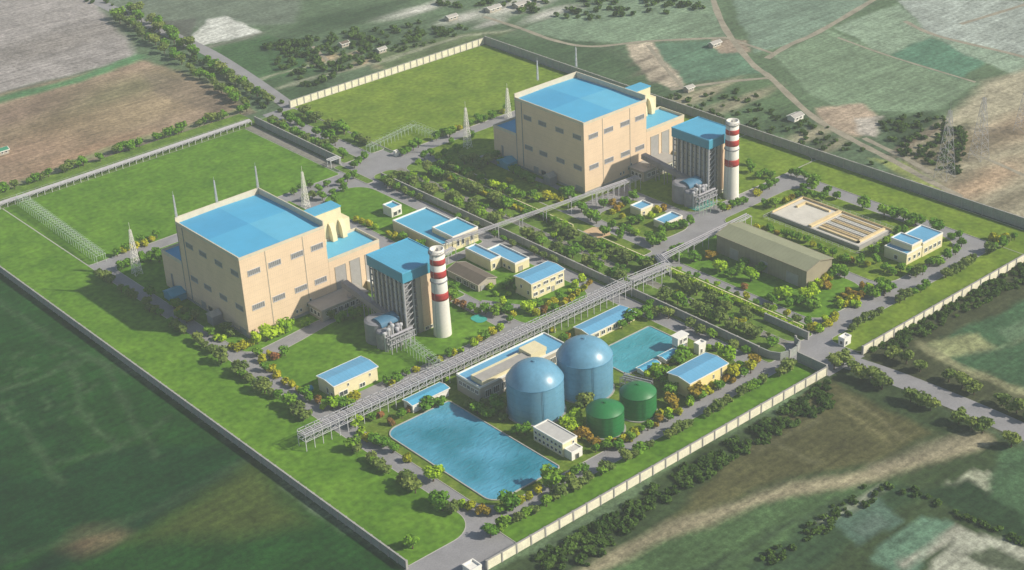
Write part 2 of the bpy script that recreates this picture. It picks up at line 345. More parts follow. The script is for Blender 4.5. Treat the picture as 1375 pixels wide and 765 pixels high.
    field([(1262,650),(1305,625),(1345,640),(1300,682)], (0.36, 0.38, 0.27), 2)
    field([(1345,600),(1500,640),(1500,760),(1300,690)], (0.055,0.11,0.05), 6)
    field([(1290,640),(1375,700),(1375,730),(1230,665)], (0.020,0.045,0.018), 6)
    field([(1230,790),(1285,708),(1400,740),(1400,800)], (0.36, 0.37, 0.29), 3)
    field([(1290,750),(1330,735),(1400,760),(1400,790)], (0.08,0.10,0.06), 5)
    line([(1110,700),(1185,655)], 3, (0.28,0.30,0.22)); line([(1215,765),(1285,708)], 4, (0.34,0.34,0.27))
    line([(740,790),(900,708),(1030,668),(1140,643),(1230,618),(1320,590)], 7.5, (0.30,0.265,0.17), .95, 5)
    line([(1180,625),(1300,588)], 9, (0.27, 0.24, 0.16), .8, 6)
    line([(860,790),(1000,740),(1130,672)], 4, (0.03,0.05,0.025), .8)
    # below the site, left: dark green field
    field([(-400,150),(0,360),(545,775),(500,1000),(-600,1000)], (0.012, 0.058, 0.009), 5)
    field([(-100,560),(0,520),(75,515),(110,600),(60,640),(-100,660)], (0.009, 0.046, 0.009), 5)
    field([(-100,640),(60,640),(140,600),(330,600),(200,680),(0,765),(-100,765)], (0.006, 0.038, 0.010), 5, .8)
    line([(40,775),(110,738),(180,700),(260,655),(345,612)], 13, (0.006,0.030,0.010), 1, 8)
    field([(180,722),(250,678),(345,620),(420,700),(330,715)], (0.060,0.085,0.018), 26, .9)
    blob(122,725,12,10,(0.10,0.07,0.04),.9); blob(150,722,9,6,(0.14,0.12,0.06),.8)
    line([(0,756),(60,740),(160,700),(345,614)], 4, (0.05,0.10,0.04), .5, 5)
    for L in ([(0,522),(45,512),(92,486),(102,520),(120,560),(150,600)], [(92,486),(140,480),(160,520),(185,575),(205,615)], [(0,540),(35,575),(80,650)], [(70,620),(150,600),(230,560)], [(0,400),(60,455),(180,500)]): line(L, 3.0, (0.050,0.095,0.040), .7, 3)
    for k in range(40):
        px, py = rnd.uniform(5,130), rnd.uniform(470,580); blob(px, py, 2.4, 1.6, (0.08,0.13,0.06), .45)
    nx, ny = len(xs), len(ys)
    V = np.stack([X, Y, np.full(X.shape, -0.12)], -1).reshape(-1, 3)
    i, j = np.meshgrid(np.arange(nx-1), np.arange(ny-1), indexing='ij'); a = (i*ny+j).ravel()
    Fc = np.stack([a, a+ny, a+ny+1, a+1], 1)
    me = bpy.data.meshes.new('ground'); me.vertices.add(len(V)); me.vertices.foreach_set('co', V.ravel())
    me.loops.add(Fc.size); me.loops.foreach_set('vertex_index', Fc.ravel()); me.polygons.add(len(Fc))
    me.polygons.foreach_set('loop_start', np.arange(0, Fc.size, 4)); me.update(calc_edges=True)
    at_ = me.color_attributes.new('soil', 'FLOAT_COLOR', 'POINT')
    at_.data.foreach_set('color', np.concatenate([C.reshape(-1, 3), np.ones((len(V), 1))], 1).ravel())
    m = mat('terrain', (1, 1, 1), 0.95, 0.0, 0.05, spec=0.1); n = m.node_tree.nodes; l = m.node_tree.links; b = n['Principled BSDF']
    ca = n.new('ShaderNodeAttribute'); ca.attribute_name = 'soil'; cur = ca.outputs['Color']; g = n.new('ShaderNodeNewGeometry')
    for s, amt, st in ((0.018, 0.16, (1,1,1)), (0.07, 0.22, (1,1,1)), (0.35, 0.34, (1,1,1)), (0.33, 0.22, (0.06,1,1)), (1.1, 0.22, (1,1,1))):
        mp = n.new('ShaderNodeMapping'); mp.inputs['Scale'].default_value = st; mp.inputs['Rotation'].default_value = (0, 0, 0.35 if st[0] < 1 else 0); l.new(g.outputs['Position'], mp.inputs[0])
        z = n.new('ShaderNodeTexNoise'); z.inputs['Scale'].default_value = s; z.inputs['Detail'].default_value = 5; l.new(mp.outputs[0], z.inputs['Vector'])
        r = n.new('ShaderNodeMapRange'); r.inputs['From Min'].default_value = 0.3; r.inputs['From Max'].default_value = 0.7; r.inputs['To Min'].default_value = 1-amt; r.inputs['To Max'].default_value = 1+amt
        l.new(z.outputs['Fac'], r.inputs['Value']); v = n.new('ShaderNodeVectorMath'); v.operation = 'SCALE'; l.new(cur, v.inputs[0]); l.new(r.outputs[0], v.inputs['Scale']); cur = v.outputs[0]
    l.new(cur, b.inputs['Base Color']); me.materials.append(m)
    o = bpy.data.objects.new('ground', me); COL.objects.link(o); struct(o)
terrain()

def ribbon(name, P, wd, z, m, smooth=True):
    P = [Vector((p[0], p[1])) for p in P]
    if smooth:
        Q = []
        for i in range(len(P)-1):
            a = P[max(i-1, 0)]; b = P[i]; c = P[i+1]; d = P[min(i+2, len(P)-1)]
            for k in range(6):
                t = k/6; Q.append(0.5*((2*b)+(c-a)*t+(2*a-5*b+4*c-d)*t*t+(-a+3*b-3*c+d)*t**3))
        Q.append(P[-1]); P = Q
    mb = MB(); vs = []
    for i, p in enumerate(P):
        d = (P[min(i+1, len(P)-1)]-P[max(i-1, 0)]).normalized(); nrm = Vector((-d.y, d.x)); ww = wd/2*(1+0.12*sin(i*1.7))if m is DIRT else wd/2
        vs += [(p.x+nrm.x*ww, p.y+nrm.y*ww, z), (p.x-nrm.x*ww, p.y-nrm.y*ww, z)]
    mb.add(vs, [(2*i, 2*i+1, 2*i+3, 2*i+2) for i in range(len(P)-1)])
    return struct(mb.build(name, m))
zt = -0.09
for wd, L in ((5, [(950,-40),(958,0),(975,40),(1010,85),(1035,104),(1090,155),(1150,190),(1195,213),(1240,238),(1290,264)]), (5, [(1220,-30),(1175,-2),(1100,42),(1060,60),(1030,78)]),
    (4, [(900,120),(970,110),(1035,104)]), (4, [(650,22),(700,38),(745,54),(795,62),(870,55),(975,50)]), (4, [(1215,28),(1260,48),(1375,76),(1500,112)]), (4, [(1420,-10),(1375,6),(1290,32)]),
    (3, [(870,60),(895,92),(918,118)]), (2.2, [(1125,50),(1195,75),(1310,110)]), (3, [(975,50),(1005,60),(1040,72)]), (3, [(1375,235),(1330,215),(1300,205)]),
    (3, [(420,62),(455,95)]), (4, [(1160,185),(1215,212),(1250,232)])):
    ribbon('dirt_track', [at(*p) for p in L], wd, zt, DIRT); zt += 0.004

# ------------------------------------------------------------------ site ground
def rrect(x0, y0, x1, y1, r):
    if not isinstance(r, (tuple, list)): r = (r,)*4
    P = []
    for (cx, cy, a0), rr in zip(((x0+r[0], y0+r[0], pi), (x1-r[1], y0+r[1], 1.5*pi), (x1-r[2], y1-r[2], 0), (x0+r[3], y1-r[3], 0.5*pi)), r):
        for k in range(9):
            t = a0+k/8*pi/2; P.append((cx+cos(t)*rr, cy+sin(t)*rr))
    return P
zi = [0.10]
def lawn(x0, y0, x1, y1, r=3, m=GRASS, kerb=True, name='lawn'):
    P = rrect(x0, y0, x1, y1, r); z = zi[0]; zi[0] += 0.006
    struct(MB().poly(P, z).build(name, m))
    if kerb:
        mb = MB(); n = len(P); cx = (x0+x1)/2; cy = (y0+y1)/2; ins = []
        for i, p in enumerate(P):
            a = Vector(P[i-1]); b = Vector(P[(i+1) % n]); d = (b-a).normalized(); ins.append((p[0]-d.y*0.35, p[1]+d.x*0.35))
        vs = [(p[0], p[1], 0) for p in P]+[(p[0], p[1], z+.03) for p in P]+[(p[0], p[1], z+.03) for p in ins]
        fs = []
        for i in range(n):
            j = (i+1) % n; fs += [(i, j, n+j, n+i), (n+i, n+j, 2*n+j, 2*n+i)]
        struct(mb.add(vs, fs).build('kerb', KERB))
# asphalt base
struct(MB().poly([(-24,-216),(352,-214),(352,-60),(336,-60),(336,142),(-20,142)], 0.0).build('asphalt_road', ASPH))
struct(MB().poly([(-60,-232),(-14,-232),(-14,-200),(-24,-200),(-60,-209)], 0.004).build('site_entrance_road', ASPH))
struct(MB().poly([(179,-234),(206,-234),(206,-196),(179,-196)], 0.008).build('gate_road', ASPH))
struct(MB().poly([(165,140),(200,140),(200,262),(180,262)], 0.012).build('north_road', ASPH))
ribbon('outer_road', [(196,-232),(200,-260),(202,-300),(202,-345),(202,-420)], 13, -0.04, ASPH)
ribbon('north_outer_road', [at(402,152),at(340,108),at(280,70),at(220,42),at(160,16),at(90,-20),at(0,-70)], 11, -0.04, ASPH)
# lawns
lawn(-57.5,-208,-18.5,270,(2,14,2,2))
lawn(-18.5,138,157.5,250,2,GRASS)
def lawn_poly(P, m=GRASS):
    z = zi[0]; zi[0] += 0.006; struct(MB().poly(P, z).build('lawn', m)); mb = MB()
    for i in range(len(P)): mb.bar((*P[i-1], z-.02), (*P[i], z-.02), .32, 0, .14)
    struct(mb.build('kerb', KERB))
def arc(cx, cy, r, a0, a1, n=7): return [(cx+cos(radians(a0+(a1-a0)*k/n))*r, cy+sin(radians(a0+(a1-a0)*k/n))*r) for k in range(n+1)]
lawn_poly(arc(-1.5,-6,8,180,262)+[(18,-12),(36,-10),(60,-14),(112,-14)]+[(112,128)]+arc(-1.5,120,8,90,180))
lawn_poly(arc(-1.5,-78,8,180,270)+arc(93,-80,6,270,360)+[(99,-18)]+[(60,-18.5),(40,-17.5),(20,-21)]+arc(0.5,-33.5,10,85,180))
lawn(122,-2,158.5,118,(3,3,16,18))
lawn(110,-97,158.5,-9,(12,16,3,5))
lawn(99,-44,110,-16,2)
lawn(-9.5,-204,159,-99,(14,16,3,3),BED)
lawn(-15,-231.5,179,-213.6,(4,2,2,4))
lawn(206,-231.5,378,-211.5,(6,2,2,4),GRASSGLOW)
lawn(168,-206,186,121,(2,8,6,6),CGRASS)
lawn(190.5,-203,206,118,(8,3,2,8),CGRASS)
lawn(206,-80,216,110,2,BED)
lawn(206,-197,210.6,-92,1)
lawn(216,-197,264,-90,(12,18,5,4))
lawn(271,-197,341,-80,(12,14,14,6),GRASSGLOW)
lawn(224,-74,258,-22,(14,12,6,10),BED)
lawn(266,-64,378,-5,(10,8,2,8),GRASSGLOW)
lawn(216,-5.5,378,128,(6,2,2,8),GRASSGLOW)
lawn(203,138,378,258,(8,2,2,2),GRASSGLOW)
lawn(352,-231,378,-64,2,GRASSGLOW)
lawn(313,128,378,138,1,GRASSGLOW,kerb=False)
lawn(160,113,166,150,2,CGRASS)
lawn(169,150,181,256,2,CGRASS)
lawn(191,150,202,256,2,CGRASS)
lawn(-18.5,250.02,170,275,2,CGRASS,kerb=False,name='verge')
struct(MB().poly([(158,150),(164.5,150),(164.5,257),(158,257)], 0.02).build('gravel_path', GRAV))
struct(MB().poly([(186,-200),(190.5,-200),(190.5,118),(186,118)], 0.025).build('path', GRAV))
for p in ([(238,95),(236,60),(238,25),(233,2)], [(128,-86),(118,-70),(110,-56)]): ribbon('footpath', p, 4.5, 0.27, ASPH)
struct(MB().poly([(206.3,-33),(214,-33),(220,-40),(214,-48),(206.3,-46)], 0.28).build('sandy_path', SAND))
struct(MB().poly(rrect(94,-74,101,-65,3), 0.285).build('teal_paving', TEAL))
struct(MB().poly(rrect(271,-63,287,-52,3), 0.287).build('teal_paving', TEAL))
struct(MB().poly([(-9,-92),(45,-92),(45,-84),(-9,-84)], 0.29).build('yard', ASPH))
struct(MB().poly([(-8,-98),(158,-98),(158,-111.5),(-8,-111.5)], 0.30).build('gravel_strip', CGRASS))

# ------------------------------------------------------------------ perimeter walls
def wall(name, label, a, b, h, m, step=8.0, t=0.5, cap=True):
    a = Vector(a); b = Vector(b); L = (b-a).length; d = (b-a)/L; nn = Vector((-d.y, d.x)); n = max(1, round(L/step))
    r = thing(name, label, 'wall', (a.x, a.y))
    def seg(s0, s1, w0, z0, z1):
        p = a+d*s0; q = a+d*s1
        c = [p-nn*w0, q-nn*w0, q+nn*w0, p+nn*w0]
        return [(v.x, v.y, z0) for v in c]+[(v.x, v.y, z1) for v in c]
    F6 = [(0,3,2,1),(0,1,5,4),(1,2,6,5),(2,3,7,6),(3,0,4,7),(4,5,6,7)]
    for k in range(n):
        s0 = L*k/n; s1 = L*(k+1)/n
        MB().add(seg(s0+0.32, s1-0.32, t/2, 0, h-0.2), F6).build('wall_panel', m, r)
    for k in range(n+1):
        s = L*k/n; MB().add(seg(s-0.33, s+0.33, t/2+0.28, 0, h+0.15), F6).build('wall_post', CONC, r)
    if cap: MB().add(seg(0.2, L-0.2, t/2+0.14, h-0.2, h+0.02), F6).build('coping', CONC, r)
    return r
wall('perimeter_wall', 'pale panelled perimeter wall along the lower right edge between the two gates', (-35,-232.2), (179,-232.2), 4.7, WALLP)
wall('perimeter_wall', 'short grey return wall at the right gate, ending the lower right wall', (179.6,-231.5), (179.6,-214), 5.2, WALLG)
wall('perimeter_wall', 'pale panelled perimeter wall from the gatehouse to the right edge', (206.5,-232.2), (378,-232.2), 4.7, WALLP)
wall('perimeter_wall', 'long grey perimeter wall between left lawn strip and dark green field', (-58,-209), (-58,275), 4.3, WALLG, step=6)
wall('perimeter_wall', 'grey upper right perimeter wall from far corner to behind the second boiler building', (379.5,258.5), (377.5,-20), 6.2, WALLG, step=7)
wall('perimeter_wall', 'grey upper right perimeter wall running from second chimney down to the right edge', (377.5,-20.8), (381,-231.5), 6.2, WALLG, step=7)
wall('perimeter_wall', 'sunlit pale perimeter wall along the far edge of the upper lawn', (201,258.8), (379,259.2), 5.2, WALLP, step=6)
wall('boundary_wall', 'grey wall beside the gravel path from far corner to the northern junction', (168,252), (167,152), 5.0, WALLG, step=7)
wall('boundary_wall', 'long grey wall down the middle of the plant beside the tree corridor', (170.8,112), (171.3,-196), 4.6, WALLG, step=7)
wall('retaining_wall', 'short pale grey wall at the lower end of the hedge near the gate', (199.5,-176), (199.5,-204), 4.2, WALLG, step=7)
# rounded wall end
r = thing('boundary_wall', 'curved grey end of the middle wall around the last corridor trees', 'wall', (180,-204))
mb = MB(); pts = [(171.3,-196.5),(171.6,-203),(174,-207.5),(179,-209.3),(185,-209),(189.5,-206.5),(191.5,-202.5)]
for p, q in zip(pts[:-1], pts[1:]): mb.bar((*p,2.2), (*q,2.2), 0.6, 0, 4.4)
mb.build('wall_body', WALLG, r)
mb = MB()
for p in pts[3:]: mb.box(p[0]-.45, p[0]+.45, p[1]-.45, p[1]+.45, 0, 4.9)
mb.build('wall_post', CONC, r)
# low kerb wall with the hedges
def leafmesh(name, boxes, n, size, m, parent=None, sd_=1):
    g = random.Random(sd_); mb = MB(); V = []; Fc = []
    tot = sum((b[1]-b[0])*(b[3]-b[2]) for b in boxes)
    for b in boxes:
        for _ in range(int(n*((b[1]-b[0])*(b[3]-b[2]))/tot)):
            c = Vector((g.uniform(b[0], b[1]), g.uniform(b[2], b[3]), g.uniform(b[4], b[5])))
            u = Vector((g.gauss(0,1), g.gauss(0,1), g.gauss(0,1))).normalized(); v = u.cross(Vector((g.gauss(0,1), g.gauss(0,1), g.gauss(0,1)))).normalized(); s = size*g.uniform(.6,1.3)
            o = len(V); V += [c-u*s-v*s, c+u*s-v*s, c+u*s+v*s, c-u*s+v*s]; Fc.append((o, o+1, o+2, o+3))
    return mb.add(V, Fc).build(name, m, parent)
for (y0, y1, lab, lm) in ((86,-26,'beside the second main building','g'), (-50,-88,'between sandy path and pipe bridge','l'), (-99,-196,'in front of the olive hangar','l')):
    tag(leafmesh('hedge', [(202.2,204.6,y1,y0,0.1,2.4)], int(abs(y1-y0)*55), 0.5, LEAF[lm], None, int(y0)), 'clipped green hedge along the corridor '+lab, 'hedge')
    tag(MB().box(204.9,205.5,y1,y0,0,2.6).build('low_wall', PALE), 'low cream wall behind the hedge '+lab, 'wall')
tag(leafmesh('hedge', [(199,201.2,8,86,0.1,2.0)], 3500, 0.5, LEAF['y'], None, 77), 'narrow yellow green hedge in front of the second main building', 'hedge')

# ------------------------------------------------------------------ buildings
def window(parent, face, a0, a1, z0, z1, c, mul=3, glass=GLASS, frame=WHITE, name='window'):
    """framed opening on a -y face (S) or -x face (W)"""
    mb = MB(); f = min(0.28, (a1-a0)*.15)
    def bx(p, q, r0, r1, d0, d1, m):
        if face == 'S': mb.box(p, q, c-d1, c-d0, r0, r1, m)
        else: mb.box(c-d1, c-d0, p, q, r0, r1, m)
    bx(a0, a1, z0, z1, 0.004, 0.06, 1)
    bx(a0-f, a0, z0-f, z1+f, 0.004, 0.22, 0); bx(a1, a1+f, z0-f, z1+f, 0.004, 0.22, 0)
    bx(a0, a1, z1, z1+f, 0.004, 0.22, 0); bx(a0, a1, z0-f, z0, 0.004, 0.30, 0)
    for k in range(1, mul): p = a0+(a1-a0)*k/mul; bx(p-.09, p+.09, z0, z1, 0.06, 0.16, 0)
    return mb.build(name, [frame, glass], parent)
def door(parent, face, a0, a1, z1, c, m=DOORG):
    mb = MB()
    if face == 'S': mb.box(a0, a1, c-.12, c-.004, 0.02, z1, 1); mb.box(a0-.2, a0, c-.25, c-.004, 0.02, z1+.2, 0); mb.box(a1, a1+.2, c-.25, c-.004, 0.02, z1+.2, 0); mb.box(a0, a1, c-.25, c-.004, z1, z1+.2, 0)
    else: mb.box(c-.12, c-.004, a0, a1, 0.02, z1, 1); mb.box(c-.25, c-.004, a0-.2, a0, 0.02, z1+.2, 0); mb.box(c-.25, c-.004, a1, a1+.2, 0.02, z1+.2, 0); mb.box(c-.25, c-.004, a0, a1, z1, z1+.2, 0)
    return mb.build('door', [GREYW, m], parent)
def flat_roof(r, x0, x1, y0, y1, z, ph=0.9, pt=0.4, roofm=BLUE, wm=CREAM, inner=PARA):
    """parapet ring around a sunken roof"""
    MB().box(x0+pt, x1-pt, y0+pt, y1-pt, z-0.3, z).build('roof', roofm, r)
    mb = MB(); h = z+ph
    mb.box(x0-.12, x1+.12, y0-.12, y0+pt, z-0.32, h); mb.box(x0-.12, x1+.12, y1-pt, y1+.12, z-0.32, h)
    mb.box(x0-.12, x0+pt, y0+pt, y1-pt, z-0.32, h); mb.box(x1-pt, x1+.12, y0+pt, y1-pt, z-0.32, h)
    return mb.build('parapet', inner, r)
def body(r, x0, x1, y0, y1, z, wm, name='wall', z0=0.0):
    mb = MB(); mb.box(x0, x1, y0, y1, z0, z); return mb.build(name, wm, r)
def gable(r, x0, x1, y0, y1, h, rise, ax, wm, rm, over=0.5, fascia=WHITE):
    """long shed with ridge along ax ('x' or 'y')"""
    w = MB()
    if ax == 'x':
        ym = (y0+y1)/2
        w.add([(x0,y0,0),(x1,y0,0),(x1,y1,0),(x0,y1,0),(x0,y0,h),(x1,y0,h),(x1,y1,h),(x0,y1,h),(x0,ym,h+rise),(x1,ym,h+rise)],
              [(0,1,5,4),(2,3,7,6),(1,2,6,9,5),(3,0,4,8,7)])
        A = [(x0-over,y0-over,h-.05),(x1+over,y0-over,h-.05),(x1+over,ym,h+rise+.12),(x0-over,ym,h+rise+.12),(x1+over,y1+over,h-.05),(x0-over,y1+over,h-.05)]
        f = MB(); t = .45
        for p, q in ((A[0],A[1]),(A[5],A[4]),(A[0],A[3]),(A[3],A[5]),(A[1],A[2]),(A[2],A[4])): f.bar((p[0],p[1],p[2]-.12), (q[0],q[1],q[2]-.12), .3, 0, t)
    else:
        xm = (x0+x1)/2
        w.add([(x0,y0,0),(x1,y0,0),(x1,y1,0),(x0,y1,0),(x0,y0,h),(x1,y0,h),(x1,y1,h),(x0,y1,h),(xm,y0,h+rise),(xm,y1,h+rise)],
              [(0,1,5,8,4),(2,3,7,9,6),(1,2,6,5),(3,0,4,7)])
        A = [(x0-over,y1+over,h-.05),(x0-over,y0-over,h-.05),(xm,y0-over,h+rise+.12),(xm,y1+over,h+rise+.12),(x1+over,y0-over,h-.05),(x1+over,y1+over,h-.05)]
        f = MB(); t = .45
        for p, q in ((A[0],A[1]),(A[5],A[4]),(A[0],A[3]),(A[3],A[5]),(A[1],A[2]),(A[2],A[4])): f.bar((p[0],p[1],p[2]-.12), (q[0],q[1],q[2]-.12), .3, 0, t)
    w.build('wall', wm, r)
    rf = MB().add(A, [(0,1,2,3),(3,2,4,5)]).build('roof', rm, r)
    f.build('fascia', fascia, rf)
    return r

def main_building(ox, oy, which):
    N = 'first' if which == 0 else 'second'; where = 'at the left' if which == 0 else 'at the upper right'
    r = thing('main_building', 'huge beige main plant building %s with sunken blue roof and annexes' % where, 'building', (ox, oy), 'main plant buildings')
    X0, X1, Y0, Y1, H = ox+1, ox+53.5, oy, oy+62, 45.2
    body(r, X0, X1, Y0, Y1, H-.35, CREAM)
    # roof in four gently sloped sheets rising to the middle
    mx, my = (X0+X1)/2, (Y0+Y1)/2; z = H; u = .7; t = .45
    P = {}
    for i, x in enumerate((X0+t, mx, X1-t)):
        for j, y in enumerate((Y0+t, my, Y1-t)): P[i, j] = (x, y, z+(1.1 if (i, j) == (1, 1) else (0.5 if i == 1 or j == 1 else 0)))
    mb = MB()
    for i in (0, 1):
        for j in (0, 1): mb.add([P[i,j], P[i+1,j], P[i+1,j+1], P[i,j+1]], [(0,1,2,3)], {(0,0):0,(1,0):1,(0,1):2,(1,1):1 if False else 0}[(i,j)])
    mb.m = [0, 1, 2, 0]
    mb.build('roof', [BLUEc, BLUEa, BLUEb], r)  # one blue roof; uneven reflections are put into the sheet colours
    mb = MB(); h = 47.6
    mb.box(X0-.15, X1+.15, Y0-.15, Y0+t, H-.4, 46.3); mb.box(X0-.15, X0+t, Y0+t, Y1-t, H-.4, 46.6)
    mb.box(X0-.15, X1+.15, Y1-t, Y1+.15, H-.4, h+1.2); mb.box(X1-t, X1+.15, Y0+t, Y1-t, H-.4, h+1.2)
    mb.build('parapet', PARA, r)
    # joints and downpipes
    mb = MB()
    for x in (16.2, 39.2): MB().box(X0-1+x, X0-1+x+.35, Y0-.16, Y0-.003, 1.7, H-.5).build('wall_joint', GREYW, r)
    MB().box(X0-.25, X0-.003, Y1-6.6, Y1-6.1, 1.7, H-.5).build('downpipe', DGREY, r); MB().box(X0-.2, X0-.003, Y1-.6, Y1-.2, 1.7, H-.5).build('downpipe', DGREY, r)
    MB().box(X0-.35, X1+.2, Y0-.35, Y0-.005, 0, 1.6).build('plinth', CONC, r)
    MB().box(X0-.35, X0-.005, Y0-.005, Y1+.2, 0, 1.6).build('plinth', CONC, r)
    for zz in (34.6, 14.8):
        for x in (5.2, 17.8, 31.6, 44.2): window(r, 'S', ox+x, ox+x+7, zz, zz+2.7, Y0, 6, LOUV, STEELW)
        for y in (2.6, 18, 33.5, 47): window(r, 'W', oy+y, oy+y+6.6, zz, zz+2.5, X0, 6, LOUV, STEEL)
    for x, zz in ((37.5, 4.5), (41, 3.8), (39.6, 6.6), (33, 3.2), (30.5, 3.2)): window(r, 'S', ox+x, ox+x+1, zz, zz+1.6, Y0, 1)
    door(r, 'W', oy+35, oy+39, 4.4, X0, GLASS); door(r, 'W', oy+42, oy+46, 5, X0); door(r, 'W', oy+2, oy+8, 4, X0)
    # porch on the shaded side
    pr = body(r, ox-5.5, ox+.5, oy+24.5, oy+30.5, 5.6, DGREY, 'porch')
    mb = MB(); mb.add([(ox-6,oy+24,5.5),(ox+.4,oy+24,5.5),(ox+.4,oy+27.5,7.6),(ox-6,oy+27.5,7.6),(ox+.4,oy+31,5.5),(ox-6,oy+31,5.5)], [(0,1,2,3),(3,2,4,5),(0,3,5)]); mb.build('porch_roof', GROOF, r)
    # west annex
    a = body(r, ox+1.05, ox+30, oy+62.1, oy+84, 20.6, CREAM, 'annex_wall'); flat_roof(r, ox+1.05, ox+30, oy+62.2, oy+84, 20.9, 1.4, roofm=BLUEa)
    window(r, 'W', oy+75.2, oy+76.6, 2.5, 10, ox+1.05, 1, DGREY, DGREY)
    # blue shelter at its foot
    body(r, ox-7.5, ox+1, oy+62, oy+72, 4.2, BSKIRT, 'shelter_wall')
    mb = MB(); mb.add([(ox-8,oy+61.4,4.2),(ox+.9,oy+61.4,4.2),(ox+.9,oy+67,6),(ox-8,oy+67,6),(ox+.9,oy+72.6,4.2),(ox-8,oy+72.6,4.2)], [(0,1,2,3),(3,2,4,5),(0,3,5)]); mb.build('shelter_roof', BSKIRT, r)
    # east turbine annex with three tall shutters
    body(r, ox+53.6, ox+87, oy-.0, oy+21, 24.6, CREAM, 'annex_wall'); flat_roof(r, ox+53.7, ox+87, oy, oy+21, 24.9, 1.5, roofm=BLUEb)
    for a0, a1, z1 in ((57.3,64,20.2),(67,73.3,20.5),(77,83,20.5)): door(r, 'S', ox+a0, ox+a1, z1, oy)
    # cream stair block with arched bays
    x0, x1, y0, y1 = ox+60, ox+78.5, oy+21.1, oy+30
    body(r, x0, x1, y0, y1, 42, PALE, 'stair_block')
    MB().box(x0-.3, x1+.3, y0-.3, y1+.3, 42.01, 42.6).build('stair_roof', BLUE, r)
    body(r, x1+.05, x1+5, y0, y1, 34, PALE, 'stair_block')
    for k in range(3):
        mb = MB(); cx = ox+62+k*7.4-(0.8 if k == 2 else 0); n = 10; ww = 2.9
        for i in range(n):
            t0 = pi/2*i/n; t1 = pi/2*(i+1)/n
            za, zb = 25+10*cos(t0), 25+10*cos(t1); ya, yb = y0-.05-3.6*sin(t0), y0-.05-3.6*sin(t1)
            mb.add([(cx,ya,za),(cx+ww,ya,za),(cx+ww,yb,zb),(cx,yb,zb),(cx,y0-.02,za),(cx,y0-.02,zb),(cx+ww,y0-.02,za),(cx+ww,y0-.02,zb)], [(0,3,2,1),(0,4,5,3),(1,2,7,6)])
        mb.build('arched_vent', PALE, r)
    # low building in front
    body(r, ox+38, ox+68, oy-13, oy-.05-.35, 6.4, GREYW, 'low_annex'); MB().box(ox+37.4, ox+68.4, oy-13.6, oy-.4, 6.42, 7.0).build('low_roof', GROOF, r)
    for k in range(7): window(r, 'S', ox+41+k*3.8, ox+43.6+k*3.8, 2.2, 4.8, oy-13, 2)
    for k in (0, 1, 2): window(r, 'W', oy-11+k*3.2, oy-9+k*3.2, 2.2, 4.6, ox+38, 1)
    # small pale plant building
    q = body(r, ox+76.5, ox+88, oy-9, oy-.05-.35, 5, PALE, 'plant_room')
    mb = MB()
    for k in range(3): mb.tube((ox+78.8+k*3.4, oy-9.02, 3), (ox+78.8+k*3.4, oy-9.5, 3), 1.0, 0, 14)
    mb.build('fan_vent', GREYW, r)
    MB().box(ox+76.3, ox+88.2, oy-9.2, oy-.4, 5.01, 5.5).build('low_roof', WHITE, r)
    return r
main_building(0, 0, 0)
main_building(241.5, 3.2, 1)

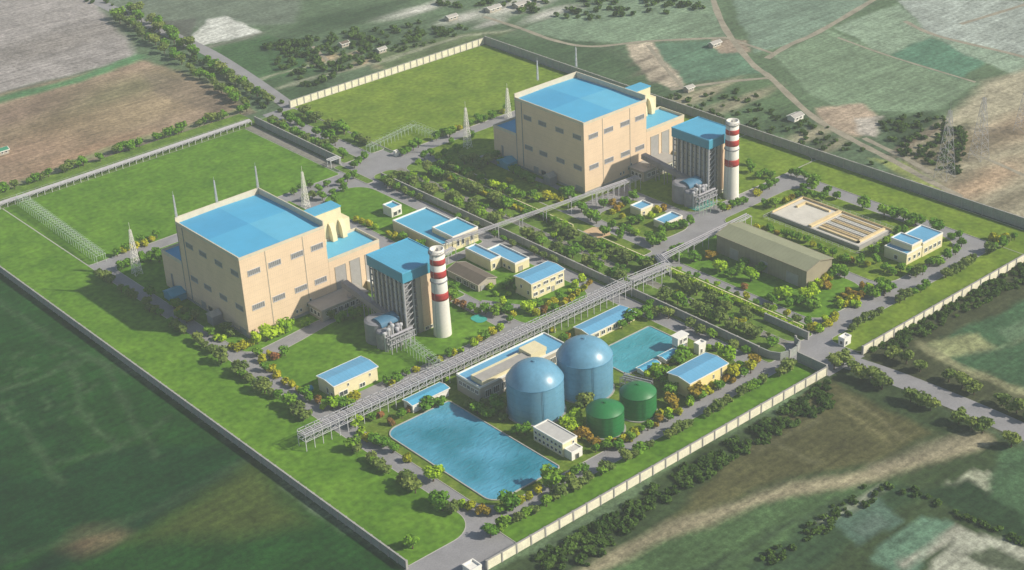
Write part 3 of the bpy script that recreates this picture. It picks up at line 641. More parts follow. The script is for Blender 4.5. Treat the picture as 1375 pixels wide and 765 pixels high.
def boiler(x0, y0, which, BW=26):
    where = 'behind the left chimney' if which == 0 else 'beside the right chimney'
    r = thing('boiler_building', 'tall steel framed boiler tower with blue roof box %s' % where, 'building', (x0, y0), 'boiler towers with blue tops')
    X1, Y1 = x0+BW, y0+29; H = 38.2; S = 32.6
    body(r, x0+1.6, X1-.6, y0+1.6, Y1-.6, S+.5, DSTEEL, 'core')
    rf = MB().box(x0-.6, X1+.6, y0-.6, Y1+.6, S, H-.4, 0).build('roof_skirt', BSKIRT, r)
    MB().box(x0-.2, X1+.2, y0-.2, Y1+.2, H-.6, H).build('roof', BLUE, r)
    mb = MB(); mb.box(x0-.7, X1+.7, y0-.75, y0-.3, H-.4, H+.35); mb.box(x0-.7, X1+.7, Y1+.3, Y1+.75, H-.4, H+.35); mb.box(x0-.75, x0-.3, y0-.3, Y1+.3, H-.4, H+.35); mb.box(X1+.3, X1+.75, y0-.3, Y1+.3, H-.4, H+.35); mb.build('roof_edge', BLUE, r)
    # shaded side: columns, ducts, floors
    for k in range(9):
        y = y0+.4+k*(28.2/8); MB().box(x0-.2, x0+.6, y-.35, y+.35, 0, S-.02).build('column', STEELW if k % 2 == 0 else STEEL, r)
    mb = MB()
    for k in range(8):
        y = y0+.75+k*(28.2/8)
        mb.box(x0+.7, x0+1.5, y+.3, y+2.2, 5+((k*7) % 3), S-1)
    mb.build('duct', GREYW, r)
    mb = MB()
    for k in range(9): mb.box(x0+.2, x0+1.0, y0+.3, Y1-.4, 3.2+k*3.4, 3.5+k*3.4)
    for k in range(9): mb.box(x0+.3, x0+8, y0+.2, y0+.9, 3.2+k*3.4, 3.5+k*3.4)
    mb.build('floor_beam', DGREY, r)
    mb = MB()
    for k in range(9):
        z = 1.5+k*3.4; mb.bar((x0+.8, y0+.15, z), (x0+5.2, y0+.15, z+2.9), .28)
    mb.build('stair', STEELW, r)
    for x in (x0+.3, x0+5.6): MB().box(x-.3, x+.3, y0-.1, y0+.5, 0, S-.02).build('column', STEEL, r)
    mb = MB()
    mb.box(x0+8.2, x0+11, y0+.8, y0+4, 0, S-.05); mb.build('side_panel', GREYW, r)
    mb = MB(); mb.box(x0+11.05, x0+17.3, y0+.05, y0+4, 3, S-.05); mb.build('side_panel', CREAM, r)
    mb = MB(); mb.box(x0+18.4, X1-.5, y0+.3, y0+4, 0, S-.05); mb.build('side_panel', CREAM, r)
    body(r, x0+11.2, x0+17.2, y0+.5, y0+3.9, 2.98, PALE, 'base_room'); window(r, 'S', x0+12, x0+14, .8, 2.2, y0+.5, 2); window(r, 'S', x0+15, x0+16.6, .8, 2.2, y0+.5, 1)
    # gallery back to the main building
    g = MB(); g.bar((x0-1, y0+14, 9), (x0+1, Y1+26, 12), 3.6, 0, 3.2); g.build('gallery', DGREY, r)
    mb = MB()
    for k in range(5): t = .15+k*.17; y = y0+14+(Y1+12-y0)*t; mb.bar((x0-2.2, y, 0), (x0-2.2, y, 9), .4); mb.bar((x0+.6, y, 0), (x0+.6, y, 9), .4); mb.bar((x0-2.2, y, 7), (x0+.6, y, 7), .4); mb.build('gallery_leg', STEEL, r); mb = MB()
    return r
def silos(x, y, which):
    where = 'by the left boiler tower' if which == 0 else 'by the right boiler tower'
    r = thing('filter_unit', 'grey filter plant with round blue cover %s' % where, 'filter plant', (x, y), 'filter plants')
    mb = MB(); n = 28
    for (cx, cy, rr, h) in ((x+7, y+12, 7.0, 11.5), (x+4, y+4, 3.6, 9)):
        mb.lathe(cx, cy, [(rr,0),(rr,h),(rr*.8,h+.8),(0.01,h+1.3)], n)
    mb.build('vessel', DGREY, r)
    mb = MB(); k = 14
    for i in range(k):
        t0 = pi*i/k; t1 = pi*(i+1)/k; R_ = 3.6
        c = lambda t: (y+9+R_*cos(t)*1.3, 10.6+R_*sin(t)*.9)
        (a, b), (c2, d) = c(t0), c(t1)
        mb.add([(x+4,a,b),(x+15.5,a,b),(x+15.5,c2,d),(x+4,c2,d)], [(0,1,2,3)]); mb.add([(x+4,y+9,10.6),(x+4,a,b),(x+4,c2,d)], [(0,1,2)])
    mb.build('curved_cover', mat('cover_sheet', (0.06, 0.16, 0.26), .6, .1, .3), r)
    mb = MB()
    for i in range(5):
        mb.tube((x+1.5+i*2.6, y-1, 0), (x+1.5+i*2.6, y-1, 10+(i % 3)*1.4), .5, 0, 8)
        mb.lathe(x+1.5+i*2.6, y-1, [(.01,11.4+(i % 3)*1.4),(1.0,11+(i % 3)*1.4),(1.1,10+(i % 3)*1.4),(.4,9.4+(i % 3)*1.4)], 10)
    mb.build('vent_stack', STEELW, r)
    mb = MB()
    for i in range(6):
        xx = x+2+i*2.9
        for yy in (y-5.5, y-2): mb.bar((xx, yy, 0), (xx, yy, 8.5), .38)
        mb.bar((xx, y-5.7, 8.3), (xx, y-1.8, 8.3), .34); mb.bar((xx, y-5.7, 5.2), (xx, y-1.8, 5.2), .34)
    for z in (5.4, 8.6):
        for yy in (y-5.5, y-3.6, y-2): mb.bar((x+1, yy, z), (x+17.5, yy, z), .36)
    for i in range(5): xx = x+2+i*2.9; mb.bar((xx, y-5.5, 5.2), (xx+2.9, y-5.5, 8.3), .22)
    mb.build('pipe_frame', STEEL, r)
    mb = MB(); mb.tube((x+3,y-3.8,9.2),(x+17,y-3.8,9.2),.55,0,10); mb.tube((x+3,y-4.9,6.1),(x+17,y-4.9,6.1),.5,0,10); mb.tube((x+9,y-3,9.2),(x+9,y+4,12),.7,0,10); mb.lathe(x+10.5,y-.2,[(.01,13),(1.3,12.3),(1.5,10.5),(1.1,9.2),(.01,9)],14)
    mb.build('pipe', PIPE, r)
def chimney(cx, cy, which):
    where = 'left' if which == 0 else 'right'
    r = thing('chimney', '%s white chimney with three red bands and a dark ring' % where, 'chimney', (cx, cy), 'banded chimneys')
    H = 49.0; rad = lambda z: 4.7-(4.7-3.75)*z/H
    marks = [0, .43, .515, .635, .645, .69, .765, .835, .897, 1]; cols = [0,1,0,2,0,1,0,1,0]
    def prof(a, b, off=0): return [(rad(H*(a+(b-a)*i/3))+off, H*(a+(b-a)*i/3)) for i in range(4)]
    mb = MB(); mb.lathe(cx, cy, [(rad(0),0),(rad(H*.5),H*.5),(rad(H),H-.02),(rad(H)-.7,H),(rad(H)-.8,H-5),(.01,H-5.2)], 40); s = mb.build('shaft', CHW, r, True)
    for a, b in ((.43,.515),(.69,.765),(.835,.897)): MB().lathe(cx, cy, [(rad(H*a)-.05,H*a)]+prof(a, b, .06)+[(rad(H*b)-.05,H*b)], 40).build('red_band', CHR, r, True)
    mb = MB()
    MB().lathe(cx, cy, [(rad(H*.638)-.05,H*.636),(rad(H*.638)+.45,H*.636),(rad(H*.638)+.45,H*.645),(rad(H*.638)-.05,H*.645)], 40).build('platform', DGREY, r)
    MB().lathe(cx, cy, [(rad(H)-.05,H*.955),(rad(H)+.7,H*.955),(rad(H)+.7,H*.962),(rad(H)-.05,H*.962)], 40).build('platform', CONC, r)
    for i in range(12):
        t = 2*pi*i/12; R_ = rad(H)+.62; mb.bar((cx+cos(t)*R_, cy+sin(t)*R_, H*.96), (cx+cos(t)*R_, cy+sin(t)*R_, H*.985), .12)
        t2 = 2*pi*(i+1)/12; mb.bar((cx+cos(t)*R_, cy+sin(t)*R_, H*.985), (cx+cos(t2)*R_, cy+sin(t2)*R_, H*.985), .12)
    for i in range(2): mb.bar((cx-4.75+i*.5, cy-1.2-i*.2, 0), (cx-3.8+i*.5, cy-1.2-i*.2, H*.95), .12)
    mb.build('railing', STEEL, r)
boiler(58, -60, 0); silos(41, -61, 0); chimney(74.3, -68.2, 0)
boiler(287.5, -55.5, 1, 22); silos(270.5, -57, 1); chimney(299.8, -62.4, 1)

def simple(name, label, x0, x1, y0, y1, h, kind='gable', ax='x', rise=0.55, wm=PALE, rm=LBLUE, S=(), W=(), doorsS=(), doorsW=(), group=None, cat='building', para=.8, fascia=WHITE):
    r = thing(name, label, cat, (x0, y0), group)
    if kind == 'gable': gable(r, x0, x1, y0, y1, h, rise, ax, wm, rm, fascia=fascia)
    else:
        body(r, x0, x1, y0, y1, h-.35, wm); flat_roof(r, x0, x1, y0, y1, h, para, roofm=rm, inner=fascia)
    for (a0, a1, z0, z1, m) in S: window(r, 'S', a0, a1, z0, z1, y0, m)
    for (a0, a1, z0, z1, m) in W: window(r, 'W', a0, a1, z0, z1, x0, m)
    for (a0, a1, z1) in doorsS: door(r, 'S', a0, a1, z1, y0)
    for (a0, a1, z1) in doorsW: door(r, 'W', a0, a1, z1, x0)
    return r
simple('hut', 'small blue roofed hut alone on the lawn near the upper junction', 141, 148.5, 62.5, 71, 5.4, 'flat', rm=BLUE, S=[(142.3,144.8,.8,3.2,1),(145.8,147.5,1.4,3.6,1)], wm=WHITE)
r = simple('workshop', 'wide low building with large flat blue roof beside the middle wall', 131.3, 156.2, 2, 48.5, 5.8, 'flat', rm=BLUE, wm=PALE)
simple('workshop', 'taller cream block with blue roof at the lower corner of the large flat roof', 138.2, 156.8, 1.4, 20, 8.4, 'flat', rm=BLUE, S=[(141,142.6,2.4,6.4,1),(144.5,146,2.4,6.4,1),(151,152.5,2.4,6.4,1)], doorsS=[(147.5,149.5,3.4)])
simple('workshop', 'left half of the paired blue roofed sheds above the brown shed', 137, 144.4, -32.8, -11, 6.4, 'flat', rm=LBLUE, S=[(138.5,140,1.5,4,1)])
simple('workshop', 'right half of the paired blue roofed sheds beside the wall road', 144.9, 155.2, -44.2, -19.5, 5.4, 'flat', rm=LBLUE, W=[(-40,-38.4,1,2.6,1),(-36,-34.4,1,2.6,1)], doorsS=[(147.5,150,3)])
simple('shed', 'brown gabled shed beside the left chimney lawn', 116.5, 129, -46.5, -20.5, 4.4, 'gable', 'y', 2.0, GREYW, BRROOF, W=[(-44,-40,.5,3,3),(-38,-34,.5,3,3),(-32,-28,.5,3,3)], doorsS=[(118,121,3.2)], fascia=GREYW)
simple('office', 'cream two storey office with blue roof above the autumn bushes', 130, 153.5, -74.5, -61.5, 10.3, 'gable', 'x', .7, S=[(131.5,133.3,6.4,8,2),(134.5,136.2,6.4,8,2),(138.6,141.8,6.6,8.2,3),(143.8,147,6.6,8.2,3),(149.6,152.4,6.6,8.2,3),(131.5,134,2.2,4,2),(136,138.4,2.2,4,2),(141,143,2.2,4,2),(147.5,152,3.2,5,3)], W=[(-67,-65.8,5,6.8,1),(-72.5,-71.3,3,5,1)], doorsS=[(144.4,146,3.2)])
simple('long_shed', 'long narrow blue roofed building above the rear blue tank', 120.8, 152.8, -128.6, -117.6, 4.7, 'gable', 'x', .8, S=[(124.5+i*4.4, 127+i*4.4, 1.4, 3.4, 2) for i in range(6)])
simple('workshop', 'blue roofed cream workshop on the lawn left of the pipe rack', -2.8, 23, -81.4, -68, 7.9, 'gable', 'x', .7, S=[(0,4.6,.6,3,2),(12,15,.6,2.6,2),(5,5.8,4.6,6,1),(18,18.8,4.6,6,1)], W=[(-80,-78.4,1,3,1),(-76.5,-75,1.5,4.4,1)])
simple('pump_house', 'narrow white pump house with blue roof at upper corner of the big pond', 16.5, 38.3, -117.6, -110.8, 4.6, 'gable', 'x', .5, WHITE, BLUE, doorsS=[(27,31,2.8)])
# treatment hall with raised monitor
r = thing('treatment_hall', 'long blue roofed hall with raised grey clerestory beside the big pond', 'building', (44,-134))
X0,X1,Y0,Y1 = 44.5,101,-134,-116.5
body(r, X0, X1, Y0, Y1, 8.4, GREYW); flat_roof(r, X0, X1, Y0, Y1, 8.75, .7, roofm=LBLUE, inner=WHITE)
mb = MB(); mb.box(X0+2, X1-14, Y0+.6, Y0+9, 8.76, 11.5); mb.build('clerestory', PALE, r)
MB().box(X0+1.4, X1-24, Y0+.2, Y0+6.2, 11.52, 12.3).build('clerestory_roof', GROOF, r)
MB().box(X1-23.8, X1-13.6, Y0+.3, Y0+9.2, 11.53, 13.5).build('clerestory', PALE, r)
for k in range(5): window(r, 'W', Y0+1.6+k*3, Y0+3.6+k*3, 4.6, 6.6, X0, 2)
for k in range(10): window(r, 'S', X0+3+k*5.2, X0+6.6+k*5.2, 2.4, 6, Y0, 3)
# white two step building
r = thing('filter_house', 'white flat roofed two storey house between big pond and front blue tank', 'building', (41.5,-195))
PR = mat('pale_roof', (0.50,0.49,0.46), 0.85, .08, .3)
body(r, 41.5, 50.3, -194.6, -175, 6.8, PALE); flat_roof(r, 41.5, 50.3, -194.6, -175, 7.1, .4, roofm=PR, inner=WHITE)
body(r, 42.3, 48.8, -199.6, -194.65, 4.0, WHITE, 'lower_block'); flat_roof(r, 42.3, 48.8, -199.6, -194.8, 4.3, .4, roofm=PR, inner=WHITE)
for k in range(7): window(r, 'W', -193.6+k*2.7, -192.1+k*2.7, 4.5, 5.8, 41.5, 1)
for k in range(7): window(r, 'W', -193.6+k*2.7, -192.1+k*2.7, 1.4, 2.8, 41.5, 1)
door(r, 'S', 44.6, 46.4, 2.6, -199.6, GLASS); window(r, 'S', 47.4, 48.4, 4.9, 6.2, -194.6, 1)
simple('pump_station', 'yellow cream building with blue roof right of the green tanks', 117, 143, -200.9, -187, 8.8, 'gable', 'x', .9, mat('yellow_render', (0.76,0.63,0.28), .85, .06, .3), LBLUE, S=[(121.5,122.8,2,3.4,2),(126,128.4,1.6,3,2),(133,133.8,4.6,6.6,1),(138.4,139.2,3.2,8,1)])
# pump house standing in the basin and small kiosk
r = thing('intake_tower', 'white pump kiosk raised on legs at the corner of the teal basin', 'kiosk', (144.5,-167))
body(r, 144.5, 151.5, -167, -163, 7.6, WHITE, 'wall', 3.2); MB().box(144, 152, -167.6, -162.4, 7.62, 8.2).build('roof', WHITE, r); window(r, 'S', 146, 147.2, 4.2, 6.6, -167, 1); window(r, 'S', 148.4, 150.6, 4.8, 6.4, -167, 2)
mb = MB()
for x in (144.8,151): 
    for y in (-166.7,-163.3): mb.box(x-.3, x+.3, y-.3, y+.3, 0, 3.2)
mb.build('leg', CONC, r)
simple('kiosk', 'small white kiosk with stepped roof between basin and wall road', 150, 155, -176, -172.6, 5.2, 'flat', wm=WHITE, rm=WHITE, S=[(151.4,152.4,.6,2.8,1)], cat='kiosk')
for (x0,x1,y0,y1,lab) in ((117,128,-170.5,-166,'left of two low blue roofed covers below the teal basin'),(132.5,142.5,-170.5,-165.5,'right of two low blue roofed covers below the teal basin')):
    simple('pump_cover', lab, x0, x1, y0, y1, 2.6, 'gable', 'x', .5, WHITE, BLUE, cat='cover')
simple('gatehouse', 'small white gatehouse beside the right gate', 205.8, 211, -221.5, -217.8, 4.0, 'flat', wm=WHITE, rm=WHITE, S=[(206.8,208,1,2.8,1)], W=[(-220.6,-219,1,2.8,1)], cat='gatehouse')
simple('gatehouse', 'white gatehouse at the bottom edge beside the lower gate', -43, -37.5, -232, -226.5, 3.2, 'flat', wm=WHITE, rm=WHITE, cat='gatehouse')
simple('hut', 'blue roofed cream hut in bushes above its twin near right boiler tower', 242.6, 252.6, -43.8, -35.2, 4.6, 'flat', S=[(244.4,245.8,1.6,3,1)], group='garden huts')
simple('hut', 'blue roofed hut with pillars, lower of two beside the road fork', 239.6, 254.5, -65.8, -57.2, 3.8, 'flat', S=[(242,243.5,.8,2.8,1),(245.5,247,.8,3,1),(248.5,250,.8,3,1),(251.5,253,.8,3,1)], group='garden huts')
simple('storage_hangar', 'long olive grey gabled hangar', 239.5, 260.3, -169.5, -106, 11.2, 'gable', 'y', 2.6, OLWALL, OLROOF, doorsW=[(-164,-156,6.4),(-143,-138,6.4),(-122,-116,6.4)], fascia=OLWALL)
r = thing('office', 'cream stepped office with three blue roof levels by the right ring road', 'building', (298,-190))
body(r, 298.4, 312, -190, -175.2, 6.2, PALE); flat_roof(r, 298.4, 312, -190, -175.2, 6.5, .5, roofm=LBLUE, inner=WHITE)
body(r, 303, 312, -189.6, -175.6, 9.6, PALE, 'upper_block', 6.52); flat_roof(r, 303, 312, -189.6, -175.6, 9.9, .6, roofm=LBLUE, inner=WHITE)
body(r, 312.05, 330, -190.3, -176, 8.0, PALE, 'wing'); flat_roof(r, 312.05, 330, -190.3, -176, 8.3, .6, roofm=LBLUE, inner=WHITE)
for x in (300,304.5,308.5): window(r, 'S', x, x+1.6, 2, 4, -190, 1)
for x in (314,318,322,326): window(r, 'S', x, x+2.2, 2.4, 4.6, -190.3, 2)
window(r, 'W', -184, -182, 1.6, 3.8, 298.4, 1)

# ------------------------------------------------------------------ tanks and ponds
def tank(cx, cy, R_, hc, rise, m, seam, label, name, group):
    r = thing(name, label, 'tank', (cx, cy), group)
    MB().lathe(cx, cy, [(R_, 0), (R_, hc*.5), (R_, hc)], 64).build('shell', m, r, True)
    RS = (R_*R_+rise*rise)/(2*rise); a0 = math.asin(min(1, R_/RS)); pr = [(RS*sin(a0*(1-i/12)), hc+rise-RS+RS*cos(a0*(1-i/12))) for i in range(13)]; pr[-1] = (0.02, hc+rise)
    rf = MB().lathe(cx, cy, pr, 64).build('dome', m, r, True)
    mb = MB()
    for k in range(1, 5):
        z = hc*k/5; mb.lathe(cx, cy, [(R_-.02, z-.08), (R_+.05, z-.05), (R_+.05, z+.05), (R_-.02, z+.08)], 64)
    mb.lathe(cx, cy, [(R_-.02, hc-.3), (R_+.14, hc-.25), (R_+.14, hc+.05), (R_*.995, hc+.1)], 64); mb.build('weld_seam', seam, r)
    mb = MB(); mb.lathe(cx, cy, [(.9, hc+rise-.15), (.9, hc+rise+.5), (.02, hc+rise+.6)], 16); mb.build('hatch', m, rf)
    mb = MB()   # ladder
    a = -2.0
    for s in (-.3, .3): mb.bar((cx+cos(a+s/R_)*(R_+.35), cy+sin(a+s/R_)*(R_+.35), 0), (cx+cos(a+s/R_)*(R_+.35), cy+sin(a+s/R_)*(R_+.35), hc+.6), .09)
    mb.build('ladder', seam, r)
    MB().lathe(cx, cy, [(R_+.8, 0), (R_+.8, .5), (R_-.1, .5)], 48).build('foundation', CONC, r)
tank(59.2, -156.8, 13.5, 18.2, 8.6, TANKB, SEAM, 'big domed blue tank nearest the big pond', 'water_tank', 'large blue tanks')
tank(88.8, -159.2, 13.4, 19.2, 8.6, TANKB, SEAM, 'big domed blue tank behind, nearest the teal basin', 'water_tank', 'large blue tanks')
tank(71.1, -191.3, 8.7, 11.0, 3.4, TANKG, SEAMG, 'smaller green tank nearest the perimeter road', 'oil_tank', 'green tanks')
tank(91.8, -191.8, 8.6, 11.6, 3.6, TANKG, SEAMG, 'green tank to the right, beside the yellow building', 'oil_tank', 'green tanks')
def pond(name, P, z, wm, label, rimw=.55, rimh=.6):
    struct(MB().poly(P, z).build(name, wm))
    mb = MB(); n = len(P); vs = []
    out = []
    for i, p in enumerate(P):
        a = Vector(P[i-1]); b = Vector(P[(i+1) % n]); d = (b-a).normalized(); out.append((p[0]+d.y*rimw, p[1]-d.x*rimw))
    vs = [(*p, z-.05) for p in P]+[(*p, rimh) for p in P]+[(*p, rimh) for p in out]+[(*p, 0) for p in out]
    fs = []
    for i in range(n):
        j = (i+1) % n
        for k in range(3): fs.append((k*n+i, (k+1)*n+i, (k+1)*n+j, k*n+j))
    mb.add(vs, fs); tag(mb.build('pond_rim', KERB), label, 'kerb')
pond('pond_water', rrect(-3.5, -199.5, 35, -121.5, (6, 1.5, 1.5, 7)), .32, WATER, 'pale concrete rim around the big blue pond')
pond('basin_water', rrect(112, -164.5, 153.5, -138.5, 1.5), .32, WATERT, 'concrete rim around the teal rectangular basin')

# settling works
r = thing('settling_works', 'raised settling basins with yellow channel walls and pale floors', 'basin', (295,-161))
MB().box(295, 324, -161, -97, 0, 2.4).build('platform', CONC, r)
MB().poly([(296,-124),(322,-124),(322,-98.5),(296,-98.5)], 2.41).build('basin_floor', mat('pale_floor', (.60,.57,.50), .9, .1, .2), r)
MB().poly([(296,-160),(323,-160),(323,-127),(296,-127)], 2.412).build('basin_floor', MATS['pale_floor'], r)
mb = MB()
for (a,b,c,d) in ((323.3,323.7,-161,-97.3),(296,323,-98,-97.6),(296,323,-126.6,-124.3),(311,320,-104,-102.5),(318.5,320,-121,-104),(298,299.5,-158,-130),(298,322,-158,-156.6)): mb.box(a,b,c,d,2.4,3.5)
mb.build('channel_wall', YEL, r)
for k in range(5):
    x = 302+k*4.1; mb = MB(); mb.box(x, x+.6, -156.5, -129, 2.42, 3.2); mb.box(x+1.5, x+2.1, -156.5, -129, 2.42, 3.2); mb.build('channel_wall', WHITE if k % 2 else YEL, r)
    MB().box(x+.6, x+1.5, -156.4, -129.1, 2.42, 2.6).build('channel_floor', mat('wet_sludge', (.11,.08,.04), .4, .2, .4), r)
def railing(label, pts, h=1.6, step=4, base=0, m=STEELW, name='fence'):
    r = thing(name, label, 'fence', pts[0]); mb = MB(); rl = MB()
    for p, q in zip(pts[:-1], pts[1:]):
        p = Vector(p); q = Vector(q); L = (q-p).length; n = max(1, int(L/step))
        for k in range(n+1): c = p+(q-p)*k/n; mb.bar((c.x,c.y,base), (c.x,c.y,base+h), .14)
        for z in (h*.5, h): rl.bar((p.x,p.y,base+z), (q.x,q.y,base+z), .12)
    mb.build('post', m, r); rl.build('rail', m, r); return r
railing('thin wire fence on the far side of the settling basins', [(290,-96),(328,-95),(329,-162),(300,-164)], 2.2)
railing('thin fence on the near side of the settling basins', [(290,-96),(290,-163),(300,-166)], 2.2)

# ------------------------------------------------------------------ pipe racks
def rack(label, pts, w, h, step, pipes=5, two=True, arches=False, m=STEELW, leg=.32, name='pipe_rack', group='pipe racks', pr=.34, zig=True):
    """trestles under a deck of pipes along a plan polyline"""
    r = thing(name, label, 'pipe rack', (pts[0][0], pts[0][1]), group); P = [Vector(p[:2]) for p in pts]; Hs = [p[2] if len(p) > 2 else h for p in pts]
    rails = MB(); pp = MB()
    for i, (p, q) in enumerate(zip(P[:-1], P[1:])):
        L = (q-p).length; d = (q-p)/L; nn = Vector((-d.y, d.x)); n = max(1, round(L/step)); h0, h1 = Hs[i], Hs[i+1]
        hz = lambda t: h0+(h1-h0)*t
        for k in range(n+(1 if i == len(P)-2 else 0)):
            t = k/n; c = p+(q-p)*t; z = hz(t); mb = MB()
            a = c-nn*w/2; b = c+nn*w/2
            mb.bar((a.x,a.y,0), (a.x,a.y,z+(1.6 if two else .3)), leg); mb.bar((b.x,b.y,0), (b.x,b.y,z+(1.6 if two else .3)), leg)
            a2 = c-nn*(w/2+.5); b2 = c+nn*(w/2+.5)
            mb.bar((a2.x,a2.y,z-.2), (b2.x,b2.y,z-.2), leg*.9)
            if two: mb.bar((a.x,a.y,z-2.6), (b.x,b.y,z-2.6), leg*.8)
            if arches:
                for s in range(6):
                    t0 = pi*s/6; t1 = pi*(s+1)/6
                    e = c+nn*(w/2*cos(t0)); f = c+nn*(w/2*cos(t1)); mb.bar((e.x,e.y,z+1.4+1.3*sin(t0)), (f.x,f.y,z+1.4+1.3*sin(t1)), leg*.6)
            mb.build('trestle', m, r)
            if zig and k < n:
                c2 = p+(q-p)*(k+1)/n
                for s in (-1, 1):
                    e = c+nn*s*w/2; f = c2+nn*s*w/2; z2 = hz((k+1)/n); rails.bar((e.x,e.y,z-2.5 if two else z-1), (f.x,f.y,z2+.2), leg*.5)
        for s in (-1, 1):
            e = p+nn*s*(w/2); f = q+nn*s*(w/2)
            for dz in ((-2.6, 0.1, 1.5) if two else (0.1,)): rails.bar((e.x,e.y,h0+dz), (f.x,f.y,h1+dz), leg*.75)
        for k in range(pipes):
            o = -w/2+w*(k+.5)/pipes; e = p+nn*o; f = q+nn*o; rr = pr*(0.7+.5*((k*37) % 5)/4)
            pp.tube((e.x,e.y,h0+.15+rr), (f.x,f.y,h1+.15+rr), rr, 0, 8)
            if two and k % 2 == 0: pp.tube((e.x,e.y,h0-2.4+rr), (f.x,f.y,h1-2.4+rr), rr, 0, 8)
    rails.build('rail', m, r); pp.build('pipe', PIPE, r)
    return r
rack('long main pipe rack crossing the site from the lower left lawn to the wall', [(-38,-105.5),(60,-105.8),(170,-106)], 6.2, 7.6, 4.6, 5, True, True, leg=.28, pr=.21)
rack('pipe bridge over the tree corridor continuing the main rack', [(171.5,-107),(198,-108.5)], 5.0, 8.6, 6.0, 5, True, False, leg=.28, pr=.24)
rack('short rack section joining the pipe bridge to the hangar rack', [(199,-106),(203,-96)], 4.5, 8.0, 4.5, 4, False)
rack('pipe rack running beside the road above the olive hangar', [(203,-98.5),(276,-97)], 4.4, 7.4, 12, 3, False, pr=.32, leg=.3)
rack('pipe bridge from the paired sheds over the corridor to second main building', [(133,0),(200,-7.5),(236,-11.5)], 3.2, 8.2, 16, 3, False, pr=.22, leg=.24)
rack('light pipe rack passing the lit foot of the second main building', [(236,-11.5,8),(270,-14.5,8)], 4.2, 8, 4.5, 3, False, leg=.26)
rack('low pale pipe rack along the upper left lawn edge', [(-60,250.5),(60,251.5),(164,252.5)], 3.6, 3.2, 5, 4, False, pr=.4)
rack('light rack of thin hoops running down the left lawn', [(-7,246),(-11,136)], 5.5, 5.2, 3.4, 2, False, True, leg=.2, pr=.15, m=mat('faded_green_steel', (.42,.52,.42), .6, .1, .4))
rack('thin rack of hoops above the small lawn at the upper junction', [(190,152),(233,160)], 3.6, 5.0, 3.4, 1, False, True, leg=.16, pr=.12, m=MATS['faded_green_steel'])
rack('thin rack turning down towards the upper road', [(234,160),(234,136)], 3.6, 4.6, 3.4, 1, False, True, leg=.15, pr=.12, m=MATS['faded_green_steel'])
rack('thin rack of hoops from left filter plant to main pipe rack', [(52,-68),(48,-101)], 4.6, 5.4, 3.0, 2, False, True, leg=.18, pr=.15, m=MATS['faded_green_steel'])
rack('small hooped rack beside the teal paving at right filter plant', [(267,-66),(284,-67.5)], 3.4, 4.0, 3.0, 1, False, True, leg=.18, pr=.12, m=MATS['faded_green_steel'])
rack('short pipe run from the left boiler tower to the flat roofed workshop', [(104,-13),(134,-4)], 3.2, 5.6, 7, 3, False)
rack('small pipe frame between rear blue tank and the green tank', [(103,-170),(108,-184)], 5, 5, 2.8, 3, True, leg=.22, m=DSTEEL)
railing('grey rail fence along the field side of the upper left rack', [(-60,256.5),(164,257.5)], 3.0, 4.2, m=STEEL)
r = thing('rack_portal', 'white portal frame where the upper grey wall ends', 'portal', (163,152)); mb = MB()
for x in (159,166.5):
    for y in (150,154): mb.bar((x,y,0),(x,y,5),.4)
for y in (150,152,154): mb.bar((158.4,y,5.1),(167.2,y,5.1),.5)
mb.build('frame', STEELW, r)
simple('gatehouse', 'tiny white booth by the thin rack at the upper junction', 199, 201.5, 134.5, 137, 2.8, 'flat', wm=WHITE, rm=WHITE, cat='booth')

# ------------------------------------------------------------------ masts and pylons
def lattice(label, x, y, h, wb, wt, base=0, name='lightning_mast', cat='mast', m=STEELW, n=10, t=.2, arms=()):
    r = thing(name, label, cat, (x, y, base)); mb = MB(); hb = h*.86
    cor = lambda z: [(x+sx*(wb+(wt-wb)*z/hb)/2, y+sy*(wb+(wt-wb)*z/hb)/2, base+z) for sx, sy in ((-1,-1),(1,-1),(1,1),(-1,1))]
    for k in range(n):
        a, b = cor(hb*k/n), cor(hb*(k+1)/n)
        for i in range(4): j = (i+1) % 4; mb.bar(a[i], b[i], t); mb.bar(a[i], b[j], t*.6); mb.bar(a[j], b[i], t*.6); mb.bar(b[i], b[j], t*.6)
    mb.build('lattice', m, r)
    MB().tube((x,y,base+hb-.3), (x,y,base+h), t*.45, 0, 6).build('spike', m, r)
    if arms:
        for z, L in arms:
            am = MB()
            for s in (-1, 1):
                am.bar((x,y,base+z), (x+s*L*.72,y+s*L*.69,base+z), t*.8); am.bar((x,y,base+z+2.4), (x+s*L*.72,y+s*L*.69,base+z), t*.6); am.bar((x+s*L*.72,y+s*L*.69,base+z), (x+s*L*.72,y+s*L*.69,base+z-2), t*.5)
            am.build('cross_arm', m, r)
lattice('white lattice lightning mast at the left road junction', -3.6, 108.5, 32, 4.6, .9, m=WHITE)
lattice('white lattice mast behind the first main building', 114, 113, 27, 3.8, .8, m=WHITE)
lattice('white lattice mast left of the second main building', 240.5, 112, 32, 4.2, .9, m=WHITE)
lattice('smaller lattice mast behind the second main building annex', 292, 131, 25, 3.6, .8, m=WHITE)
for lab, x, y, b in (('on the left corner of the first main roof', 1.8, 61.4, 48.8), ('midway on the far edge of the first main roof', 27, 61.8, 48.8), ('on the rear corner of the first main roof', 53, 61.6, 48.8), ('on the far edge of the second main roof', 262, 65, 52), ('on the rear corner of the second main roof', 294.6, 64.8, 52)):
    lattice('slim lightning rod '+lab, x, y, 15, .9, .4, b, n=4, t=.16, name='lightning_rod', cat='lightning rod')
